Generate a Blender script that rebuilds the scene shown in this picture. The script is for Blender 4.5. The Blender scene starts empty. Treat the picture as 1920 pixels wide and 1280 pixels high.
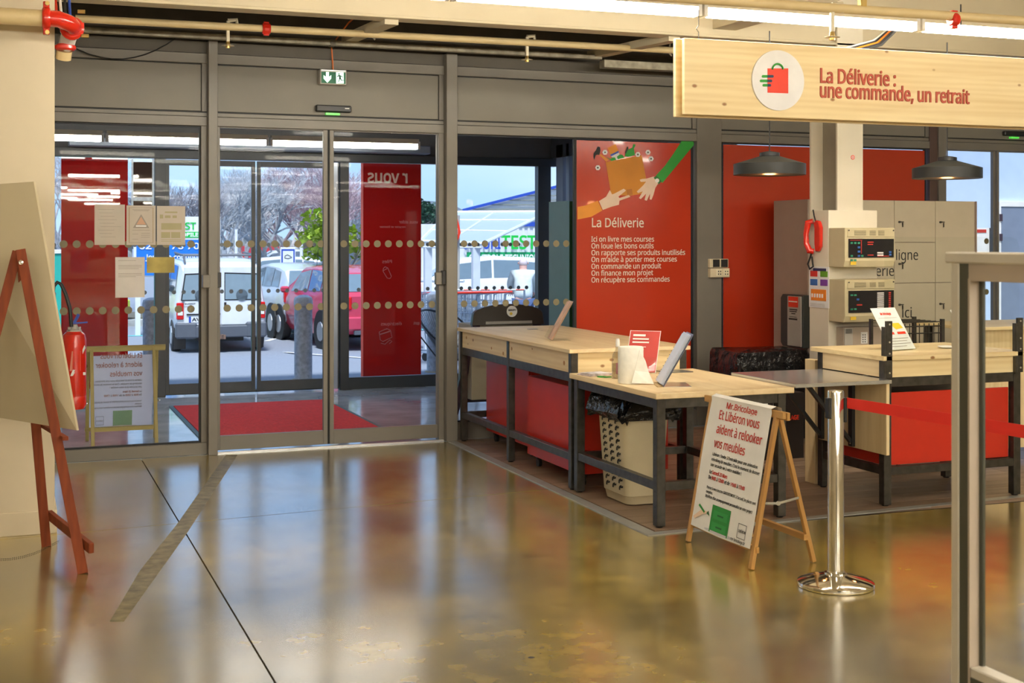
import bpy, math, random
from mathutils import Vector, Matrix
random.seed(7)
S = bpy.context.scene
# ------------------------------------------------------------------ camera, sky, sun, exposure
F, HZ, CH = 2490.0, 450.0, 1.65
TH = math.atan2(941, 2490); CS, SN = math.cos(TH), math.sin(TH)
cam = bpy.data.cameras.new('camera'); co = bpy.data.objects.new('camera', cam); S.collection.objects.link(co)
co.location = (0, 0, CH); co.rotation_euler = (math.pi/2, 0, -TH)
cam.sensor_width = 36; cam.lens = F/1920*36; cam.shift_y = -190/1920
cam.clip_end = 400; cam.dof.use_dof = True; cam.dof.focus_distance = 9.0; cam.dof.aperture_fstop = 8
S.camera = co
S.view_settings.view_transform = 'Standard'; S.view_settings.look = 'None'; S.view_settings.gamma = 1
S.view_settings.use_curve_mapping = False; S.view_settings.exposure = 0.5
S.cycles.transparent_max_bounces = 32
W = bpy.data.worlds.new('sky'); S.world = W; W.use_nodes = True
wn, wl = W.node_tree.nodes, W.node_tree.links
bg = wn['Background']; bg.inputs[1].default_value = 1.15
tc = wn.new('ShaderNodeTexCoord'); sep = wn.new('ShaderNodeSeparateXYZ'); wl.new(tc.outputs['Generated'], sep.inputs[0])
rmp = wn.new('ShaderNodeValToRGB'); wl.new(sep.outputs[2], rmp.inputs[0])
rmp.color_ramp.elements[0].position = 0.0; rmp.color_ramp.elements[0].color = (.34, .53, .80, 1)
rmp.color_ramp.elements[1].position = 0.55; rmp.color_ramp.elements[1].color = (.20, .36, .70, 1)
nz = wn.new('ShaderNodeTexNoise'); nz.inputs['Scale'].default_value = 3.0; nz.inputs['Detail'].default_value = 5
mp = wn.new('ShaderNodeMapping'); mp.inputs['Scale'].default_value = (1, 1, 5); wl.new(tc.outputs['Generated'], mp.inputs[0]); wl.new(mp.outputs[0], nz.inputs[0])
r2 = wn.new('ShaderNodeValToRGB'); r2.color_ramp.elements[0].position = .45; r2.color_ramp.elements[1].position = .75; wl.new(nz.outputs[0], r2.inputs[0])
mxw = wn.new('ShaderNodeMixRGB'); wl.new(r2.outputs[0], mxw.inputs[0]); wl.new(rmp.outputs[0], mxw.inputs[1]); mxw.inputs[2].default_value = (.50, .66, .88, 1)
wl.new(mxw.outputs[0], bg.inputs[0])
sun = bpy.data.lights.new('sun', 'SUN'); so = bpy.data.objects.new('sun', sun); S.collection.objects.link(so)
sun.energy = 3.8; sun.angle = math.radians(12); sun.color = (.93, .96, 1); so.rotation_euler = (math.radians(27), 0, math.radians(-20))
TUBE = 50.0

# ------------------------------------------------------------------ survey helpers (pixel -> point on a real plane)
def ray(px, py):
    a = (px-960)/F; b = (HZ-py)/F
    return Vector((SN+CS*a, CS-SN*a, b))
def onY(px, py, y):
    r = ray(px, py); t = y/r.y; return Vector((r.x*t, y, CH+r.z*t))
def onX(px, py, x):
    r = ray(px, py); t = x/r.x; return Vector((x, r.y*t, CH+r.z*t))
def at(px, py, t):
    r = ray(px, py); return Vector((r.x*t, r.y*t, CH+r.z*t))
def onZ(px, py, z=0):
    r = ray(px, py); t = (z-CH)/r.z; return Vector((r.x*t, r.y*t, z))

# ------------------------------------------------------------------ materials
MATS = {}
def mat(name, col, rough=.5, metal=0, var=0, scale=8, bump=0, emit=0, spec=.5, coat=0, stretch=(1, 1, 1), trans=0, detail=4):
    if name in MATS: return MATS[name]
    m = bpy.data.materials.new(name); m.use_nodes = True; n, l = m.node_tree.nodes, m.node_tree.links
    b = n['Principled BSDF']; c4 = (*col, 1)
    b.inputs['Base Color'].default_value = c4; b.inputs['Roughness'].default_value = rough; b.inputs['Metallic'].default_value = metal
    b.inputs['Specular IOR Level'].default_value = spec; b.inputs['Coat Weight'].default_value = coat
    if trans: b.inputs['Transmission Weight'].default_value = trans
    if emit: b.inputs['Emission Color'].default_value = c4; b.inputs['Emission Strength'].default_value = emit
    t = n.new('ShaderNodeTexCoord'); mp = n.new('ShaderNodeMapping'); mp.inputs['Scale'].default_value = stretch
    l.new(t.outputs['Object'], mp.inputs[0]); nz = n.new('ShaderNodeTexNoise'); nz.inputs['Scale'].default_value = scale; nz.inputs['Detail'].default_value = detail
    l.new(mp.outputs[0], nz.inputs[0])
    v = var if var else .05
    r = n.new('ShaderNodeValToRGB'); r.color_ramp.elements[0].position = .3; r.color_ramp.elements[1].position = .7
    r.color_ramp.elements[0].color = (*[max(0, c*(1-v)) for c in col], 1); r.color_ramp.elements[1].color = (*[min(1, c*(1+v)) for c in col], 1)
    l.new(nz.outputs[0], r.inputs[0]); l.new(r.outputs[0], b.inputs['Base Color'])
    if bump:
        bm = n.new('ShaderNodeBump'); bm.inputs['Strength'].default_value = bump; bm.inputs['Distance'].default_value = .01
        l.new(nz.outputs[0], bm.inputs['Height']); l.new(bm.outputs[0], b.inputs['Normal'])
    MATS[name] = m; return m
def glassmat(name, tint=(.93, .96, .95), refl=1.0):
    if name in MATS: return MATS[name]
    m = bpy.data.materials.new(name); m.use_nodes = True; n, l = m.node_tree.nodes, m.node_tree.links
    n.remove(n['Principled BSDF']); out = n['Material Output']
    tr = n.new('ShaderNodeBsdfTransparent'); tr.inputs[0].default_value = (*tint, 1)
    g = n.new('ShaderNodeBsdfGlossy'); g.inputs['Roughness'].default_value = .01
    lw = n.new('ShaderNodeLayerWeight'); lw.inputs[0].default_value = .5
    pw = n.new('ShaderNodeMath'); pw.operation = 'POWER'; pw.inputs[1].default_value = 5; l.new(lw.outputs['Facing'], pw.inputs[0])
    mu = n.new('ShaderNodeMath'); mu.operation = 'MULTIPLY_ADD'; mu.inputs[1].default_value = .6*refl; mu.inputs[2].default_value = .035*refl; l.new(pw.outputs[0], mu.inputs[0])
    mx = n.new('ShaderNodeMixShader'); l.new(mu.outputs[0], mx.inputs[0]); l.new(tr.outputs[0], mx.inputs[1]); l.new(g.outputs[0], mx.inputs[2]); l.new(mx.outputs[0], out.inputs[0])
    MATS[name] = m; return m
def wood(name, c1, c2, axis='Y', rough=.45, knots=True, sc=1.0):
    if name in MATS: return MATS[name]
    m = bpy.data.materials.new(name); m.use_nodes = True; n, l = m.node_tree.nodes, m.node_tree.links
    b = n['Principled BSDF']; b.inputs['Roughness'].default_value = rough
    t = n.new('ShaderNodeTexCoord'); mp = n.new('ShaderNodeMapping'); l.new(t.outputs['Object'], mp.inputs[0])
    st = {'X': (.5, 7, 7), 'Y': (7, .5, 7), 'Z': (7, 7, .5)}[axis]; mp.inputs['Scale'].default_value = tuple(s*sc for s in st)
    nz = n.new('ShaderNodeTexNoise'); nz.inputs['Scale'].default_value = 2.2; nz.inputs['Detail'].default_value = 6; nz.inputs['Distortion'].default_value = .6
    l.new(mp.outputs[0], nz.inputs[0])
    wv = n.new('ShaderNodeTexWave'); wv.wave_type = 'BANDS'; wv.bands_direction = {'X': 'Z', 'Y': 'Z', 'Z': 'X'}[axis]
    wv.inputs['Scale'].default_value = 1.2; wv.inputs['Distortion'].default_value = 7; wv.inputs['Detail'].default_value = 3; l.new(mp.outputs[0], wv.inputs[0])
    mm = n.new('ShaderNodeMath'); mm.operation = 'MULTIPLY_ADD'; mm.inputs[1].default_value = .16; l.new(wv.outputs['Fac'], mm.inputs[0])
    m3 = n.new('ShaderNodeMath'); m3.operation = 'MULTIPLY'; m3.inputs[1].default_value = .9; l.new(nz.outputs[0], m3.inputs[0]); l.new(m3.outputs[0], mm.inputs[2])
    r = n.new('ShaderNodeValToRGB'); r.color_ramp.elements[0].position = .25; r.color_ramp.elements[0].color = (*c2, 1); r.color_ramp.elements[1].position = .75; r.color_ramp.elements[1].color = (*c1, 1)
    l.new(mm.outputs[0], r.inputs[0]); last = r.outputs[0]
    if knots:
        vo = n.new('ShaderNodeTexVoronoi'); vo.inputs['Scale'].default_value = 1.0
        mp2 = n.new('ShaderNodeMapping'); mp2.inputs['Scale'].default_value = {'X': (4, 6.5, 6.5), 'Y': (6.5, 4, 6.5), 'Z': (6.5, 6.5, 4)}[axis]; l.new(t.outputs['Object'], mp2.inputs[0]); l.new(mp2.outputs[0], vo.inputs[0])
        kr = n.new('ShaderNodeValToRGB'); kr.color_ramp.elements[0].position = .045; kr.color_ramp.elements[0].color = (1, 1, 1, 1); kr.color_ramp.elements[1].position = .085; kr.color_ramp.elements[1].color = (0, 0, 0, 1)
        l.new(vo.outputs['Distance'], kr.inputs[0]); mx = n.new('ShaderNodeMixRGB'); l.new(kr.outputs[0], mx.inputs[0]); l.new(last, mx.inputs[1]); mx.inputs[2].default_value = (c2[0]*.45, c2[1]*.28, c2[2]*.2, 1); last = mx.outputs[0]
    l.new(last, b.inputs['Base Color'])
    MATS[name] = m; return m

ALU = mat('grey_powder_coat', (.185, .168, .14), .42, var=.06, scale=3)
ALU2 = mat('grey_powder_coat_panel', (.20, .183, .15), .5, var=.07, scale=2)
DARK = mat('dark_gasket', (.012, .013, .013), .6)
OUTF = mat('dark_aluminium', (.05, .055, .06), .4, var=.1)
LIGHTALU = mat('pale_aluminium', (.45, .5, .58), .3, metal=.6)
GLASS = glassmat('clear_glass', (.985, .99, .988), .06)
GLASS2 = glassmat('shop_glass', (.985, .99, .99), .05)
REDV = mat('red_vinyl', (.47, .034, .010), .22, var=.05, scale=1.2, coat=.3)
WALLC = mat('cream_paint', (.66, .57, .41), .75, var=.04, scale=3, bump=.05)
WHITEP = mat('off_white_paint', (.72, .66, .53), .6, var=.03, scale=3)
STEEL = mat('raw_dark_steel', (.085, .08, .07), .36, metal=.75, var=.25, scale=20, bump=.03)
BLACK = mat('black_plastic', (.014, .014, .015), .4)
PAPER = mat('white_paper', (.78, .78, .78), .7)
PINEY = wood('pine_grain_y', (.84, .68, .42), (.68, .50, .27), 'Y')
PINEX = wood('pine_grain_x', (.86, .71, .42), (.72, .54, .27), 'X')
PINEZ = wood('pine_grain_z', (.82, .66, .39), (.66, .48, .24), 'Z')
PINEEND = mat('pine_end', (.62, .44, .22), .6, var=.2, scale=40)
MAHO = wood('mahogany_stain', (.26, .048, .006), (.15, .024, .004), 'Z', .75, knots=False)
HONEY = wood('honey_pine', (.55, .31, .10), (.40, .20, .05), 'Z', .45, sc=.8)
STRAW = wood('straw_pine', (.45, .36, .12), (.33, .25, .07), 'Z', .5, sc=.8)
CHROME = mat('polished_steel', (.80, .78, .72), .09, metal=1)
STAIN = mat('brushed_steel', (.62, .64, .66), .2, metal=.75, var=.08, scale=12, stretch=(1, 30, 1))
GALV = mat('galvanised_steel', (.30, .27, .20), .45, metal=.4, var=.3, scale=14)
CREAMPIPE = mat('cream_pipe_paint', (.62, .48, .25), .4, var=.05)
REDP = mat('red_enamel', (.60, .02, .008), .22, coat=.4, var=.05)
BRASS = mat('brass', (.6, .42, .14), .3, metal=.8)
TXTR = mat('red_letter_print', (.50, .035, .02), .6)
TXTK = mat('black_letter_print', (.02, .02, .02), .6)
TXTW = mat('cream_letter_print', (.75, .68, .55), .6)
GREEN = mat('green_print', (.02, .32, .03), .5)
ORNG = mat('orange_print', (.75, .28, .02), .5)
BLUEP = mat('blue_print', (.02, .07, .42), .5)
SKIN = mat('pale_print_skin', (.78, .58, .44), .6)
LOCK = mat('beige_laminate', (.56, .49, .36), .5, var=.03)
LOCKS = mat('locker_side_laminate', (.40, .32, .26), .5, var=.03)
TAUPE = mat('taupe_panel', (.44, .36, .28), .55)
GREYP = mat('light_grey_plastic', (.45, .43, .38), .5)
REDC = mat('red_laminate', (.54, .026, .010), .35, var=.04)
BAG = mat('black_bin_bag', (.010, .010, .011), .12, var=.2, bump=1.0, scale=11)
BAG.node_tree.nodes['Bump'].inputs['Distance'].default_value = .06
WHITEC = mat('white_card', (.80, .79, .76), .5)
DGREY = mat('dark_soffit', (.08, .072, .062), .8, var=.1)
BEAM = mat('cream_steel_beam', (.60, .52, .36), .6, var=.06, scale=1.5)
# ------------------------------------------------------------------ mesh builder
COL = S.collection
ORG = {}
class MB:
    def __init__(s): s.v = []; s.f = []; s.sm = False
    def add(s, vs, fs):
        o = len(s.v); s.v += [Vector(p) for p in vs]; s.f += [tuple(i+o for i in q) for q in fs]; return s
    def box(s, x0, x1, y0, y1, z0, z1):
        return s.add([(x0,y0,z0),(x1,y0,z0),(x1,y1,z0),(x0,y1,z0),(x0,y0,z1),(x1,y0,z1),(x1,y1,z1),(x0,y1,z1)],
                     [(0,3,2,1),(4,5,6,7),(0,1,5,4),(1,2,6,5),(2,3,7,6),(3,0,4,7)])
    def bar(s, a, b, w, h, up=(0,0,1)):
        a, b = Vector(a), Vector(b); d = (b-a).normalized(); u = Vector(up)
        if abs(d.dot(u)) > .99: u = Vector((0,1,0))
        r = d.cross(u).normalized()*(w/2); u = r.normalized().cross(d).normalized()*(h/2)
        return s.add([a-r-u,a+r-u,a+r+u,a-r+u,b-r-u,b+r-u,b+r+u,b-r+u],[(0,1,2,3),(7,6,5,4),(0,4,5,1),(1,5,6,2),(2,6,7,3),(3,7,4,0)])
    def tube(s, pts, r, n=8, cap=True):
        pts = [Vector(p) for p in pts]; rings = []; prev = None
        for i, p in enumerate(pts):
            d = (pts[min(i+1, len(pts)-1)]-pts[max(i-1, 0)]).normalized()
            if prev is None:
                u = Vector((0,0,1)) if abs(d.z) < .9 else Vector((0,1,0)); a = d.cross(u).normalized()
            else: a = (prev-d*prev.dot(d)).normalized()
            prev = a; b = d.cross(a); rr = r[i] if isinstance(r, (list, tuple)) else r
            rings.append([p+a*rr*math.cos(2*math.pi*k/n)+b*rr*math.sin(2*math.pi*k/n) for k in range(n)])
        o = len(s.v); s.v += [q for g in rings for q in g]
        for i in range(len(pts)-1):
            for k in range(n): s.f.append((o+i*n+k, o+i*n+(k+1)%n, o+(i+1)*n+(k+1)%n, o+(i+1)*n+k))
        if cap: s.f.append(tuple(o+k for k in reversed(range(n)))); s.f.append(tuple(o+(len(pts)-1)*n+k for k in range(n)))
        return s
    def lathe(s, c, prof, n=24, axis='Z'):
        c = Vector(c); o = len(s.v)
        for r, z in prof:
            for k in range(n):
                a = 2*math.pi*k/n; p = (r*math.cos(a), r*math.sin(a), z)
                if axis == 'Y': p = (p[0], p[2], p[1])
                if axis == 'X': p = (p[2], p[0], p[1])
                s.v.append(c+Vector(p))
        for i in range(len(prof)-1):
            for k in range(n): s.f.append((o+i*n+k, o+i*n+(k+1)%n, o+(i+1)*n+(k+1)%n, o+(i+1)*n+k))
        if prof[0][0] > 1e-5: s.f.append(tuple(o+k for k in reversed(range(n))))
        if prof[-1][0] > 1e-5: s.f.append(tuple(o+(len(prof)-1)*n+k for k in range(n)))
        return s
    def prism(s, poly, off):
        poly = [Vector(p) for p in poly]; off = Vector(off); n = len(poly)
        return s.add(poly+[p+off for p in poly], [tuple(range(n)), tuple(reversed(range(n, 2*n)))]+[(i, i+n, (i+1)%n+n, (i+1)%n) for i in range(n)])
    def xf(s, M): s.v = [M@p for p in s.v]; return s
    def build(s, name, m, parent=None, smooth=False, bevel=0, tagd=None):
        me = bpy.data.meshes.new(name); o0 = ORG.get(parent.name_full, Vector((0,0,0))) if parent else Vector((0,0,0))
        me.from_pydata([tuple(p-o0) for p in s.v], [], s.f); me.materials.append(m)
        if smooth:
            me.shade_smooth() if hasattr(me, 'shade_smooth') else None
            try: me.set_sharp_from_angle(angle=math.radians(35))
            except Exception: pass
        o = bpy.data.objects.new(name, me); COL.objects.link(o)
        if parent: o.parent = parent; ORG[o.name_full] = o0
        if bevel:
            md = o.modifiers.new('bevel', 'BEVEL'); md.width = bevel; md.segments = 1; md.limit_method = 'ANGLE'
        if tagd: tag(o, *tagd)
        return o
def B(): return MB()
def tag(o, label, cat=None, group=None, kind=None):
    if label: o['label'] = label
    if cat: o['category'] = cat
    if group: o['group'] = group
    if kind: o['kind'] = kind
    return o
def thing(name, label, cat, loc=(0,0,0), rz=0, group=None, local=False, kind=None):
    o = bpy.data.objects.new(name, None); COL.objects.link(o); o.location = loc; o.rotation_euler = (0, 0, rz); o.empty_display_size = .1
    tag(o, label, cat, group, kind); ORG[o.name_full] = Vector((0,0,0)) if local else Vector(loc); return o
def struct(name, label=None, loc=(0,0,0), rz=0, local=True): return thing(name, label, None, loc, rz, None, local, 'structure')
def dup(root, loc, rz=0, label=None, group=None):
    r = root.copy(); COL.objects.link(r); r.location = loc; r.rotation_euler = (0, 0, rz)
    if label: r['label'] = label
    if group: r['group'] = group
    for ch in list(root.children):
        c = ch.copy(); COL.objects.link(c); c.parent = r
        for g in ch.children:
            d = g.copy(); COL.objects.link(d); d.parent = c
    return r
def share(parent, name, me, loc, m=None):
    o = bpy.data.objects.new(name, me); COL.objects.link(o); o.parent = parent; o.location = Vector(loc)-ORG.get(parent.name_full, Vector((0,0,0))); return o
FONT = None
try:
    import os
    FONT = bpy.data.fonts.load(os.path.join(bpy.utils.system_resource('DATAFILES'), 'fonts', 'NotoSansHebrew-Regular.woff2'))
except Exception: FONT = None
CAPH = {}
def cap_scale():
    if 'k' not in CAPH:
        c = bpy.data.curves.new('cap', 'FONT'); c.body = 'H'; c.size = 1
        if FONT: c.font = FONT
        t = bpy.data.objects.new('tmp', c); me = bpy.data.meshes.new_from_object(t); h = max(v.co.y for v in me.vertices); bpy.data.objects.remove(t); bpy.data.curves.remove(c); bpy.data.meshes.remove(me)
        CAPH['k'] = .715/max(h, .1)
    return CAPH['k']
def text(name, s, M, size, m, parent=None, width=None, ext=.0008, align='LEFT', bold=0, space=1.0, height=None):
    """letters lie in local XY of M, reading along +X"""
    c = bpy.data.curves.new(name, 'FONT'); c.body = s; c.size = size; c.extrude = ext; c.align_x = align; c.space_line = space
    c.resolution_u = 3; c.offset = bold*.6
    if FONT: c.font = FONT
    t = bpy.data.objects.new('tmp', c); me = bpy.data.meshes.new_from_object(t); bpy.data.objects.remove(t); bpy.data.curves.remove(c)
    xs = [v.co.x for v in me.vertices]
    k = 1.0
    if width and xs: k = width/max(1e-6, max(xs)-min(xs))
    o0 = ORG.get(parent.name_full, Vector((0,0,0))) if parent else Vector((0,0,0))
    ky = cap_scale(); kx = k if (width and xs) else ky
    for v in me.vertices: v.co = M@Vector((v.co.x*kx, v.co.y*ky, v.co.z))-o0
    me.materials.clear(); me.materials.append(m); me.name = name
    o = bpy.data.objects.new(name, me); COL.objects.link(o)
    if parent: o.parent = parent; ORG[o.name_full] = o0
    return o
def frame3(o, x, y):
    """matrix with origin o, local x dir, local y dir"""
    x = Vector(x).normalized(); y = Vector(y); z = x.cross(y).normalized(); y = z.cross(x)
    return Matrix.Translation(Vector(o))@Matrix((x, y, z)).transposed().to_4x4()
def faceM(x, y, z): return frame3((x, y, z), (1,0,0), (0,0,1))      # text on a wall that faces -Y
def backM(x, y, z): return frame3((x, y, z), (-1,0,0), (0,0,1))     # text that reads from +Y

# ------------------------------------------------------------------ floor
def floor_mat():
    m = bpy.data.materials.new('polished_concrete'); m.use_nodes = True; n, l = m.node_tree.nodes, m.node_tree.links; b = n['Principled BSDF']
    g = n.new('ShaderNodeNewGeometry')
    def noise(sc, det=6, dist=0, st=(1,1,1)):
        mp = n.new('ShaderNodeMapping'); mp.inputs['Scale'].default_value = st; l.new(g.outputs['Position'], mp.inputs[0])
        q = n.new('ShaderNodeTexNoise'); q.inputs['Scale'].default_value = sc; q.inputs['Detail'].default_value = det; q.inputs['Distortion'].default_value = dist; l.new(mp.outputs[0], q.inputs[0]); return q.outputs[0]
    def ramp(src, stops):
        r = n.new('ShaderNodeValToRGB'); e = r.color_ramp.elements
        for i, (p, c) in enumerate(stops):
            if i < 2: e[i].position = p; e[i].color = (*c, 1)
            else: q = e.new(p); q.color = (*c, 1)
        l.new(src, r.inputs[0]); return r.outputs[0]
    c1 = ramp(noise(.8, 9, .0), [(.32, (.14, .115, .06)), (.68, (.52, .37, .065)), (.5, (.32, .24, .07))])
    c2 = ramp(noise(7, 10, .0), [(.33, (.48, .49, .50)), (.62, (1, 1, 1))])
    mx = n.new('ShaderNodeMixRGB'); mx.blend_type = 'MULTIPLY'; mx.inputs[0].default_value = .75; l.new(c1, mx.inputs[1]); l.new(c2, mx.inputs[2])
    vo = n.new('ShaderNodeTexVoronoi'); vo.inputs['Scale'].default_value = 2.6; l.new(g.outputs['Position'], vo.inputs['Vector'])
    sp = ramp(vo.outputs['Distance'], [(.03, (1, 1, 1)), (.045, (0, 0, 0))])
    m2 = n.new('ShaderNodeMixRGB'); l.new(sp, m2.inputs[0]); l.new(mx.outputs[0], m2.inputs[1]); m2.inputs[2].default_value = (.05, .04, .025, 1)
    l.new(m2.outputs[0], b.inputs['Base Color'])
    rr = ramp(noise(1.6, 4, .4), [(.3, (.17, .17, .17)), (.7, (.245, .245, .245))]); l.new(rr, b.inputs['Roughness'])
    b.inputs['IOR'].default_value = 1.9; b.inputs['Coat Weight'].default_value = .8; b.inputs['Coat IOR'].default_value = 1.7; b.inputs['Coat Roughness'].default_value = .17
    
    return m
CONC = floor_mat()
fl = struct('floor', 'polished olive concrete shop floor with saw-cut joints')
B().box(-9, 14, -28, 10.36, -.12, -.012).build('sub_base', mat('joint_dirt', (.03, .026, .02), .9), fl)
J = .004
def yj(x): return 7.87+.09*(x-.3)
def slab(p):  # polygon in xy
    B().prism([(x, y, -.012) for x, y in p], (0, 0, .012)).build('slab', CONC, fl)
xc = .925
FY = lambda x: 10.42+.018*x
slab([(-9, -28), (xc-J, -28), (xc-J, yj(xc)-J), (-9, yj(-9)-J)])
slab([(xc+J, -28), (3.36, -28), (3.36, yj(3.36)-J), (xc+J, yj(xc)-J)])
slab([(3.36, -28), (14, -28), (14, 6.70), (3.36, 6.70)])
slab([(-9, yj(-9)+J), (xc-J, yj(xc)+J), (xc-J, 10.35), (-9, 10.35)])
slab([(xc+J, yj(xc)+J), (3.36, yj(3.36)+J), (3.36, 10.36), (xc+J, 10.36)])
# worn tape mark
TAPE = mat('worn_tape_residue', (.20, .165, .085), .5, var=.45, scale=14)
pts = [onZ(*p) for p in [(424, 852), (446, 852), (350, 1000), (232, 1165), (206, 1165), (262, 1070), (330, 985)]]
B().prism([(p.x, p.y, .0002) for p in pts], (0, 0, .0009)).build('tape_mark', TAPE, fl)
# laminate planks and metal edge strip
lf = struct('floor_laminate', 'brown grey laminate plank floor under the counters')
LAMS = [wood('oak_plank_%d' % i, c, tuple(q*.6 for q in c), 'X', .42, knots=False, sc=1.3) for i, c in enumerate([(.30, .20, .13), (.26, .17, .11), (.34, .23, .155)])]
pm = []
for i in range(19):
    y0 = 6.76+i*.194; y1 = y0+.19
    x = 3.42-random.random()*1.1
    while x < 9.4:
        x1 = x+1.28; a, b_ = max(x, 3.42), min(x1, 9.5)
        if b_-a > .05 and y0 < 10.36: B().box(a, b_-.003, y0, min(y1, 10.38), -.011, .004).build('plank', LAMS[random.randrange(3)], lf)
        x = x1
EDGE = mat('grey_edge_strip', (.36, .36, .34), .35, metal=.3, var=.1)
es = struct('trim_1', 'grey metal threshold strip round the laminate')
B().prism([(3.33, 6.66, .0), (3.40, 6.72, .0), (3.42, 10.34, .0), (3.35, 10.34, .0)], (0, 0, .006)).build('edge_strip', EDGE, es)
B().prism([(3.33, 6.655, .0), (9.5, 6.98, .0), (9.5, 7.04, .0), (3.40, 6.72, .0)], (0, 0, .006)).build('edge_strip', EDGE, es)

# ------------------------------------------------------------------ room shell
wl_ = struct('wall_left', 'cream painted wall block at the left')
B().box(-9, .235, 7.92, 10.36, 0, 4.4).build('wall_block', WALLC, wl_)
bl = struct('baseboard_left', 'cream skirting on the left wall')
B().box(-9, .242, 7.905, 7.92, 0, .13).box(.235, .248, 7.92, 10.3, 0, .13).build('skirting', WALLC, bl, bevel=.003)
ws = struct('wall_store', 'plain cream walls of the shop behind the camera')
B().box(-9.2, -9, -28, 8, 0, 4.4).build('wall_panel', WALLC, ws)
B().box(-9.2, 14.2, -28.2, -28, 0, 4.4).build('wall_panel', WALLC, ws)
B().box(14, 14.2, -28, 10.4, 0, 4.4).build('wall_panel', WALLC, ws)
cl = struct('ceiling', 'cream shop ceiling')
B().box(-9.2, 14.2, -28.2, 9.2, 4.3, 4.45).build('deck', BEAM, cl)
B().box(-9.2, 14.2, 9.2, 10.7, 4.45, 4.6).build('roof', DGREY, cl); B().box(-9.2, 6.1, 10.5, 14.6, 3.25, 3.35).build('roof', DGREY, cl)
bm_ = struct('ceiling_beam', 'cream steel beam in front of the glazed front')
B().box(-9, 14, 9.0, 9.02, 3.21, 4.3).build('beam_web', BEAM, bm_)
B().box(-9, 14, 8.93, 9.10, 3.195, 3.215).build('beam_flange', BEAM, bm_, bevel=.003)
for a, b in (((2.50, 9.0, 3.19), (2.50, 10.3, 3.24)), ((4.72, 9.0, 3.19), (4.62, 10.3, 3.22))):
    B().bar(a, b, .10, .06).build('cross_beam', BEAM, bm_)
B().box(5.05, 5.25, 5.2, 9.0, 3.27, 3.5).build('cross_beam', BEAM, bm_)
B().box(-9, 14, 9.06, 10.5, 3.62, 3.7).build('soffit_panel', DGREY, bm_)

# ------------------------------------------------------------------ glazed front (local frame: u along, v depth)
RZF = math.atan(.018)
wf = struct('wall_front', 'grey framed glazed shop front', (0, 10.42, 0), RZF)
def fac(px, py, v=0.0):
    r = ray(px, py); t = (10.42+v)/(r.y-.018*r.x); p = r*t; return Vector((p.x, v, CH+p.z))
HEAD, PT, PB = 2.53, 2.635, 3.01
for (u0, u1) in ((1.42, 1.49), (3.345, 3.44)):
    B().box(u0, u1, -.11, .05, 0, 3.18).build('post', ALU, wf, bevel=.003)
B().box(5.72, 5.97, -.05, .06, 0, 3.18).build('post', ALU, wf, bevel=.003)
B().box(8.27, 8.36, -.05, .06, 0, 3.18).build('post', mat('brown_aluminium', (.10, .06, .05), .5), wf, bevel=.003)
B().box(8.36, 8.45, -.07, .06, 0, 3.18).build('post', ALU, wf, bevel=.003)
bays = [(.22, 1.42), (1.49, 3.345), (3.44, 5.72), (5.97, 8.27), (8.45, 11.5)]
for (u0, u1) in bays:
    B().box(u0, u1, -.045, .04, HEAD, 2.60).build('transom', ALU, wf, bevel=.002)
    B().box(u0, u1, -.035, .04, 2.603, 2.632).build('transom', ALU, wf, bevel=.002)
    B().box(u0, u1, -.015, .03, 2.628, PB).build('spandrel_backing', DARK, wf)
    B().box(u0+.005, u1-.045, -.026, .0, 2.645, PB-.008).build('spandrel_panel', ALU2, wf, bevel=.002)
    B().box(u1-.04, u1, -.035, .02, 2.64, PB).build('panel_stile', ALU, wf, bevel=.002)
    B().box(u0, u1, -.05, .04, PB, 3.085).build('top_rail', ALU, wf, bevel=.002)
    B().box(u0, u1, -.03, .04, 3.09, 3.18).build('fascia_strip', mat('grey_brown_fascia', (.09, .078, .06), .6), wf)
B().box(-1, 12, .0, .1, 3.18, 4.5).build('upper_wall', DGREY, wf)
for (u0, u1, h) in ((.22, 1.42, .09), (3.44, 5.72, .14), (5.97, 8.27, .14)):
    B().box(u0, u1, -.045, .04, 0, h).build('sill', ALU, wf, bevel=.003)
# windows
DOTM = mat('sand_dot_sticker', (.20, .17, .09), .5)
DOTO = mat('grey_dot_sticker', (.16, .19, .22), .5)
def discmesh(r, m, n=14, th=.0012):
    b = B().lathe((0, 0, 0), [(r, -th/2), (r, th/2)], n, 'Y'); me = bpy.data.meshes.new('dot'); me.from_pydata([tuple(p) for p in b.v], [], b.f); me.materials.append(m); return me
DM = discmesh(.029, DOTM); DM2 = discmesh(.0225, DOTO)
def dots(parent, u0, u1, v, zs, sp, me, phase=0, y0=0):
    k = math.ceil((u0-phase)/sp)
    while k*sp+phase < u1:
        for z in zs: share(parent, 'dot', me, (k*sp+phase, y0+v, z))
        k += 1
def window(name, label, u0, u1, z0, z1, glass=GLASS, v=0, dot=True):
    w = struct(name, label, (0, 10.42, 0), RZF)
    B().box(u0, u1, v-.003, v+.003, z0, z1).build('pane', glass, w)
    g = .012
    B().box(u0, u0+g, v-.016, v+.016, z0, z1).box(u1-g, u1, v-.016, v+.016, z0, z1).box(u0+g, u1-g, v-.016, v+.016, z1-g, z1).box(u0+g, u1-g, v-.016, v+.016, z0, z0+g).build('gasket', DARK, w)
    if dot: dots(w, u0+.04, u1-.03, v-.0045, (1.62, 1.12), .093, DM)
    return w
w1 = window('window_1', 'large fixed pane left of the sliding doors', .24, 1.375, .09, HEAD)
B().box(1.375, 1.42, -.035, .03, .09, HEAD).build('window_stile', ALU, w1, bevel=.002)
B().box(.235, .285, -.035, .03, .09, HEAD).build('window_stile', ALU, w1, bevel=.002)
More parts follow.
